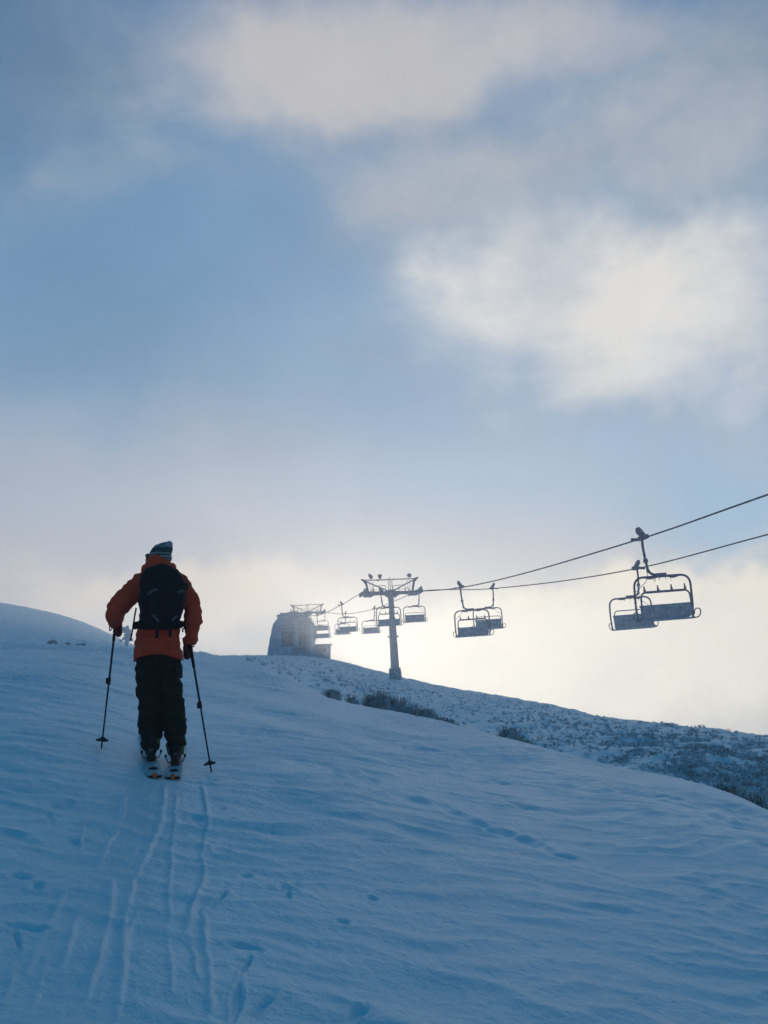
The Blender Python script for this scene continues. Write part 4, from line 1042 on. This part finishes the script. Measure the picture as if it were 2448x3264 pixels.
for (at, hb, ankpx) in ((atL, .56, 486), (atR, .52, 558)):
    bm = bmesh.new(); an = at(hb+.05, 0, .16); top = S(ankpx-1, 2362, -.04)
    chain(bm, [(at(hb+.02, 0, .085), .045), (at(hb+.12, 0, .085), .050), (at(hb+.26, 0, .075), .048), (at(hb+.31, 0, .07), .04)])
    chain(bm, [(at(hb+.03, 0, .10), .048), (an, .056), (top, .056)])
    b = cloth('ski_boot', bm, M_boot, .009, fold(14, .003), sm_it=2)
    for s in (-1, 1):
        bm = bmesh.new(); chain(bm, [(an+Vector((s*.058, -.004, .01)), .017), (an+Vector((s*.058, -.014, .0)), .021), (at(hb+.05, s*.050, .09), .016)])
        cloth('boot_shell', bm, M_lime, .007, sm_it=1, parent=b)
    bm = bmesh.new(); add_box(bm, at(hb-.045, 0, .10), (.03, .012, .02), None, .003); add_tube(bm, [an+Vector((-.05, -.03, -.03)), an+Vector((0, -.056, -.03)), an+Vector((.05, -.03, -.03))], .005, 5)
    build('buckle', bm, M_strap, b)

# poles
def ski_pole(hand_p, tip, label, locks):
    ax = (hand_p-tip).normalized(); L = (hand_p-tip).length; root = empty('ski_pole', tip)
    tag(root, label, 'ski pole', 'ski poles of the skier'); at = lambda t: ax*(L*t)
    bm = bmesh.new(); add_tube(bm, [ax*(.02), at(locks[0])], .0075, 10, radii=[.0065, .008]); build('lower_shaft', bm, M_pole, root, True)
    bm = bmesh.new(); add_tube(bm, [at(locks[0]), at(.90)], .0095, 10); build('upper_shaft', bm, M_pole, root, True)
    bm = bmesh.new(); add_cyl(bm, at(locks[0]), ax, .0145, .055, 12); x, y = frame_axes(ax); add_box(bm, at(locks[0])+x*.016, (.018, .02, .05), None, .004); build('lock_collar', bm, M_blk, root)
    bm = bmesh.new(); add_tube(bm, [at(locks[1]), at(locks[1]+.05), at(.93)], .013, 12, radii=[.012, .0135, .0145]); build('foam_grip', bm, M_blk, root, True)
    bm = bmesh.new(); add_tube(bm, [at(.92), at(.95), at(1.0), at(1.03), at(1.05), at(1.065)], .016, 12, radii=[.014, .017, .0155, .019, .022, .012]); build('handle', bm, M_blk, root, True)
    bm = bmesh.new(); c = ax*.07
    n = 20; ring = [c+(x*math.cos(a)+y*math.sin(a))*(.047+.004*math.cos(3*a)) for a in np.linspace(0, 2*math.pi, n+1)]
    add_tube(bm, ring, .0045, 6)
    for a in np.linspace(0, 2*math.pi, 7)[:-1]:
        add_tube(bm, [c+ax*.012+(x*math.cos(a)+y*math.sin(a))*.008, c+(x*math.cos(a)+y*math.sin(a))*.046], .006, 5, radii=[.010, .005])
    add_cyl(bm, c+ax*.008, ax, .016, .03, 12); build('basket', bm, M_blk, root)
    bm = bmesh.new(); add_tube(bm, [-ax*.012, ax*.03], .005, 8, radii=[.002, .007]); build('tip', bm, M_blk, root)
    bm = bmesh.new(); add_tube(bm, round_path([at(1.04), at(1.0)+x*.05, at(.93)+x*.045-ax*.02, at(.98)], .03, 4), .005, 6); build('strap', bm, M_strap, root)
ski_pole(lh, tipL, 'left ski pole planted behind the skier with its basket on the snow', (.52, .84))
ski_pole(rh, tipR, 'right ski pole planted lower and nearer, its basket right of the skis', (.51, .80))

# backpack
def backpack():
    c = S(516, 1900, -.17); root = empty('backpack', c); tag(root, 'black hiking backpack worn on the skier back', 'backpack')
    L = lambda px, py, dy=0: S(px, py, -.17+dy)-c
    bm = bmesh.new()
    chain(bm, [(L(485, 1838, .02), .085), (L(548, 1842, .02), .085)], .9); chain(bm, [(L(478, 1850), .09), (L(480, 1905), .098), (L(480, 1955), .088)], 1.0)
    chain(bm, [(L(556, 1860), .09), (L(554, 1910), .098), (L(548, 1955), .088)], 1.0); chain(bm, [(L(516, 1845, -.02), .10), (L(517, 1905, -.04), .115), (L(514, 1962, -.01), .10)])
    chain(bm, [(L(480, 1975, .02), .07), (L(546, 1975, .02), .07)])
    me = remeshed(bm, .012, 4, wrinkle=lambda c_: .010*fbm(c_[:, 0]*8, c_[:, 1]*8, c_[:, 2]*11, 2)); link_mesh('pack_body', me, M_pack, root)
    bm = bmesh.new(); chain(bm, [(L(478, 1828, -.02), .055), (L(516, 1822, -.05), .07), (L(550, 1834, -.02), .055)], 1.1)
    me = remeshed(bm, .011, 3, wrinkle=lambda c_: .008*fbm(c_[:, 0]*12, c_[:, 1]*12, c_[:, 2]*12, 2)); link_mesh('lid', me, M_pack, root)
    bm = bmesh.new()
    ring = [L(504, 1992, .17)+Vector((.195*math.cos(a), .142*math.sin(a), .0)) for a in np.linspace(0, 2*math.pi, 29)]
    for k in range(28): add_sphere(bm, ring[k], .030, (.7, .7, 1.35), 1)
    chain(bm, [(L(452, 1990, .03), .045), (L(560, 1990, .03), .045)], .8)
    me = remeshed(bm, .012, 2); link_mesh('hip_belt', me, M_pack, root)
    def strap(pts, w=.011, name='strap', mat=M_strap):
        bm = bmesh.new(); add_tube(bm, [L(*p) for p in pts], w, 6); build(name, bm, mat, root, True)
    strap([(470, 1895, -.11), (492, 1880, -.13), (502, 1880, -.14)]); strap([(566, 1888, -.10), (585, 1882, -.09)])
    strap([(489, 1960, -.10), (505, 1980, -.11)]); strap([(565, 1962, -.10), (548, 1978, -.11)])
    strap([(502, 1985, -.08), (501, 2018, -.06), (500, 2034, -.05)], .013, 'ice_axe_loop', M_pack); strap([(541, 1985, -.08), (543, 2012, -.06), (542, 2030, -.05)], .013, 'ice_axe_loop', M_pack)
    strap([(434, 1938, .14), (429, 1965, .12), (423, 2005, .10), (416, 2040, .08)], .007, 'loose_strap', M_pack)
    strap([(590, 1975, .10), (583, 1990, .08), (592, 2005, .10)], .008, 'loose_strap', M_pack)
    strap([(591, 2000, .10), (582, 2006, .08), (583, 2014, .1)], .007, 'loose_strap', M_pack)
    strap([(456, 1850, .09), (462, 1828, .12), (478, 1818, .2)], .018, 'shoulder_strap', M_pack); strap([(585, 1868, .09), (574, 1842, .12), (556, 1826, .2)], .018, 'shoulder_strap', M_pack)
    bm = bmesh.new(); add_box(bm, L(594, 1868, -.02), (.045, .05, .05), None, .015); build('side_buckle', bm, M_blk, root)
backpack()

# ------------------------------------------------------------------ haze
HAZE = True
if HAZE:
    zmin = float(H.min())-1; bm = bmesh.new()
    x0, x1, y0, y1, z0, z1 = -260, 260, -60, 345, zmin, 24.0
    add_box(bm, ((x0+x1)/2, (y0+y1)/2, (z0+z1)/2), (x1-x0, y1-y0, z1-z0))
    hm = bpy.data.materials.new('haze'); hm.use_nodes = True; nt = hm.node_tree; nt.nodes.clear()
    mo = nd(nt, 'ShaderNodeOutputMaterial'); pv = nd(nt, 'ShaderNodeVolumePrincipled')
    pv.inputs['Color'].default_value = (.90, .94, .98, 1); pv.inputs['Density'].default_value = .0020; pv.inputs['Anisotropy'].default_value = .65
    nt.links.new(pv.outputs[0], mo.inputs['Volume'])
    hz = build('haze', bm, hm); tag(hz, kind='stuff'); hz.display_type = 'WIRE'
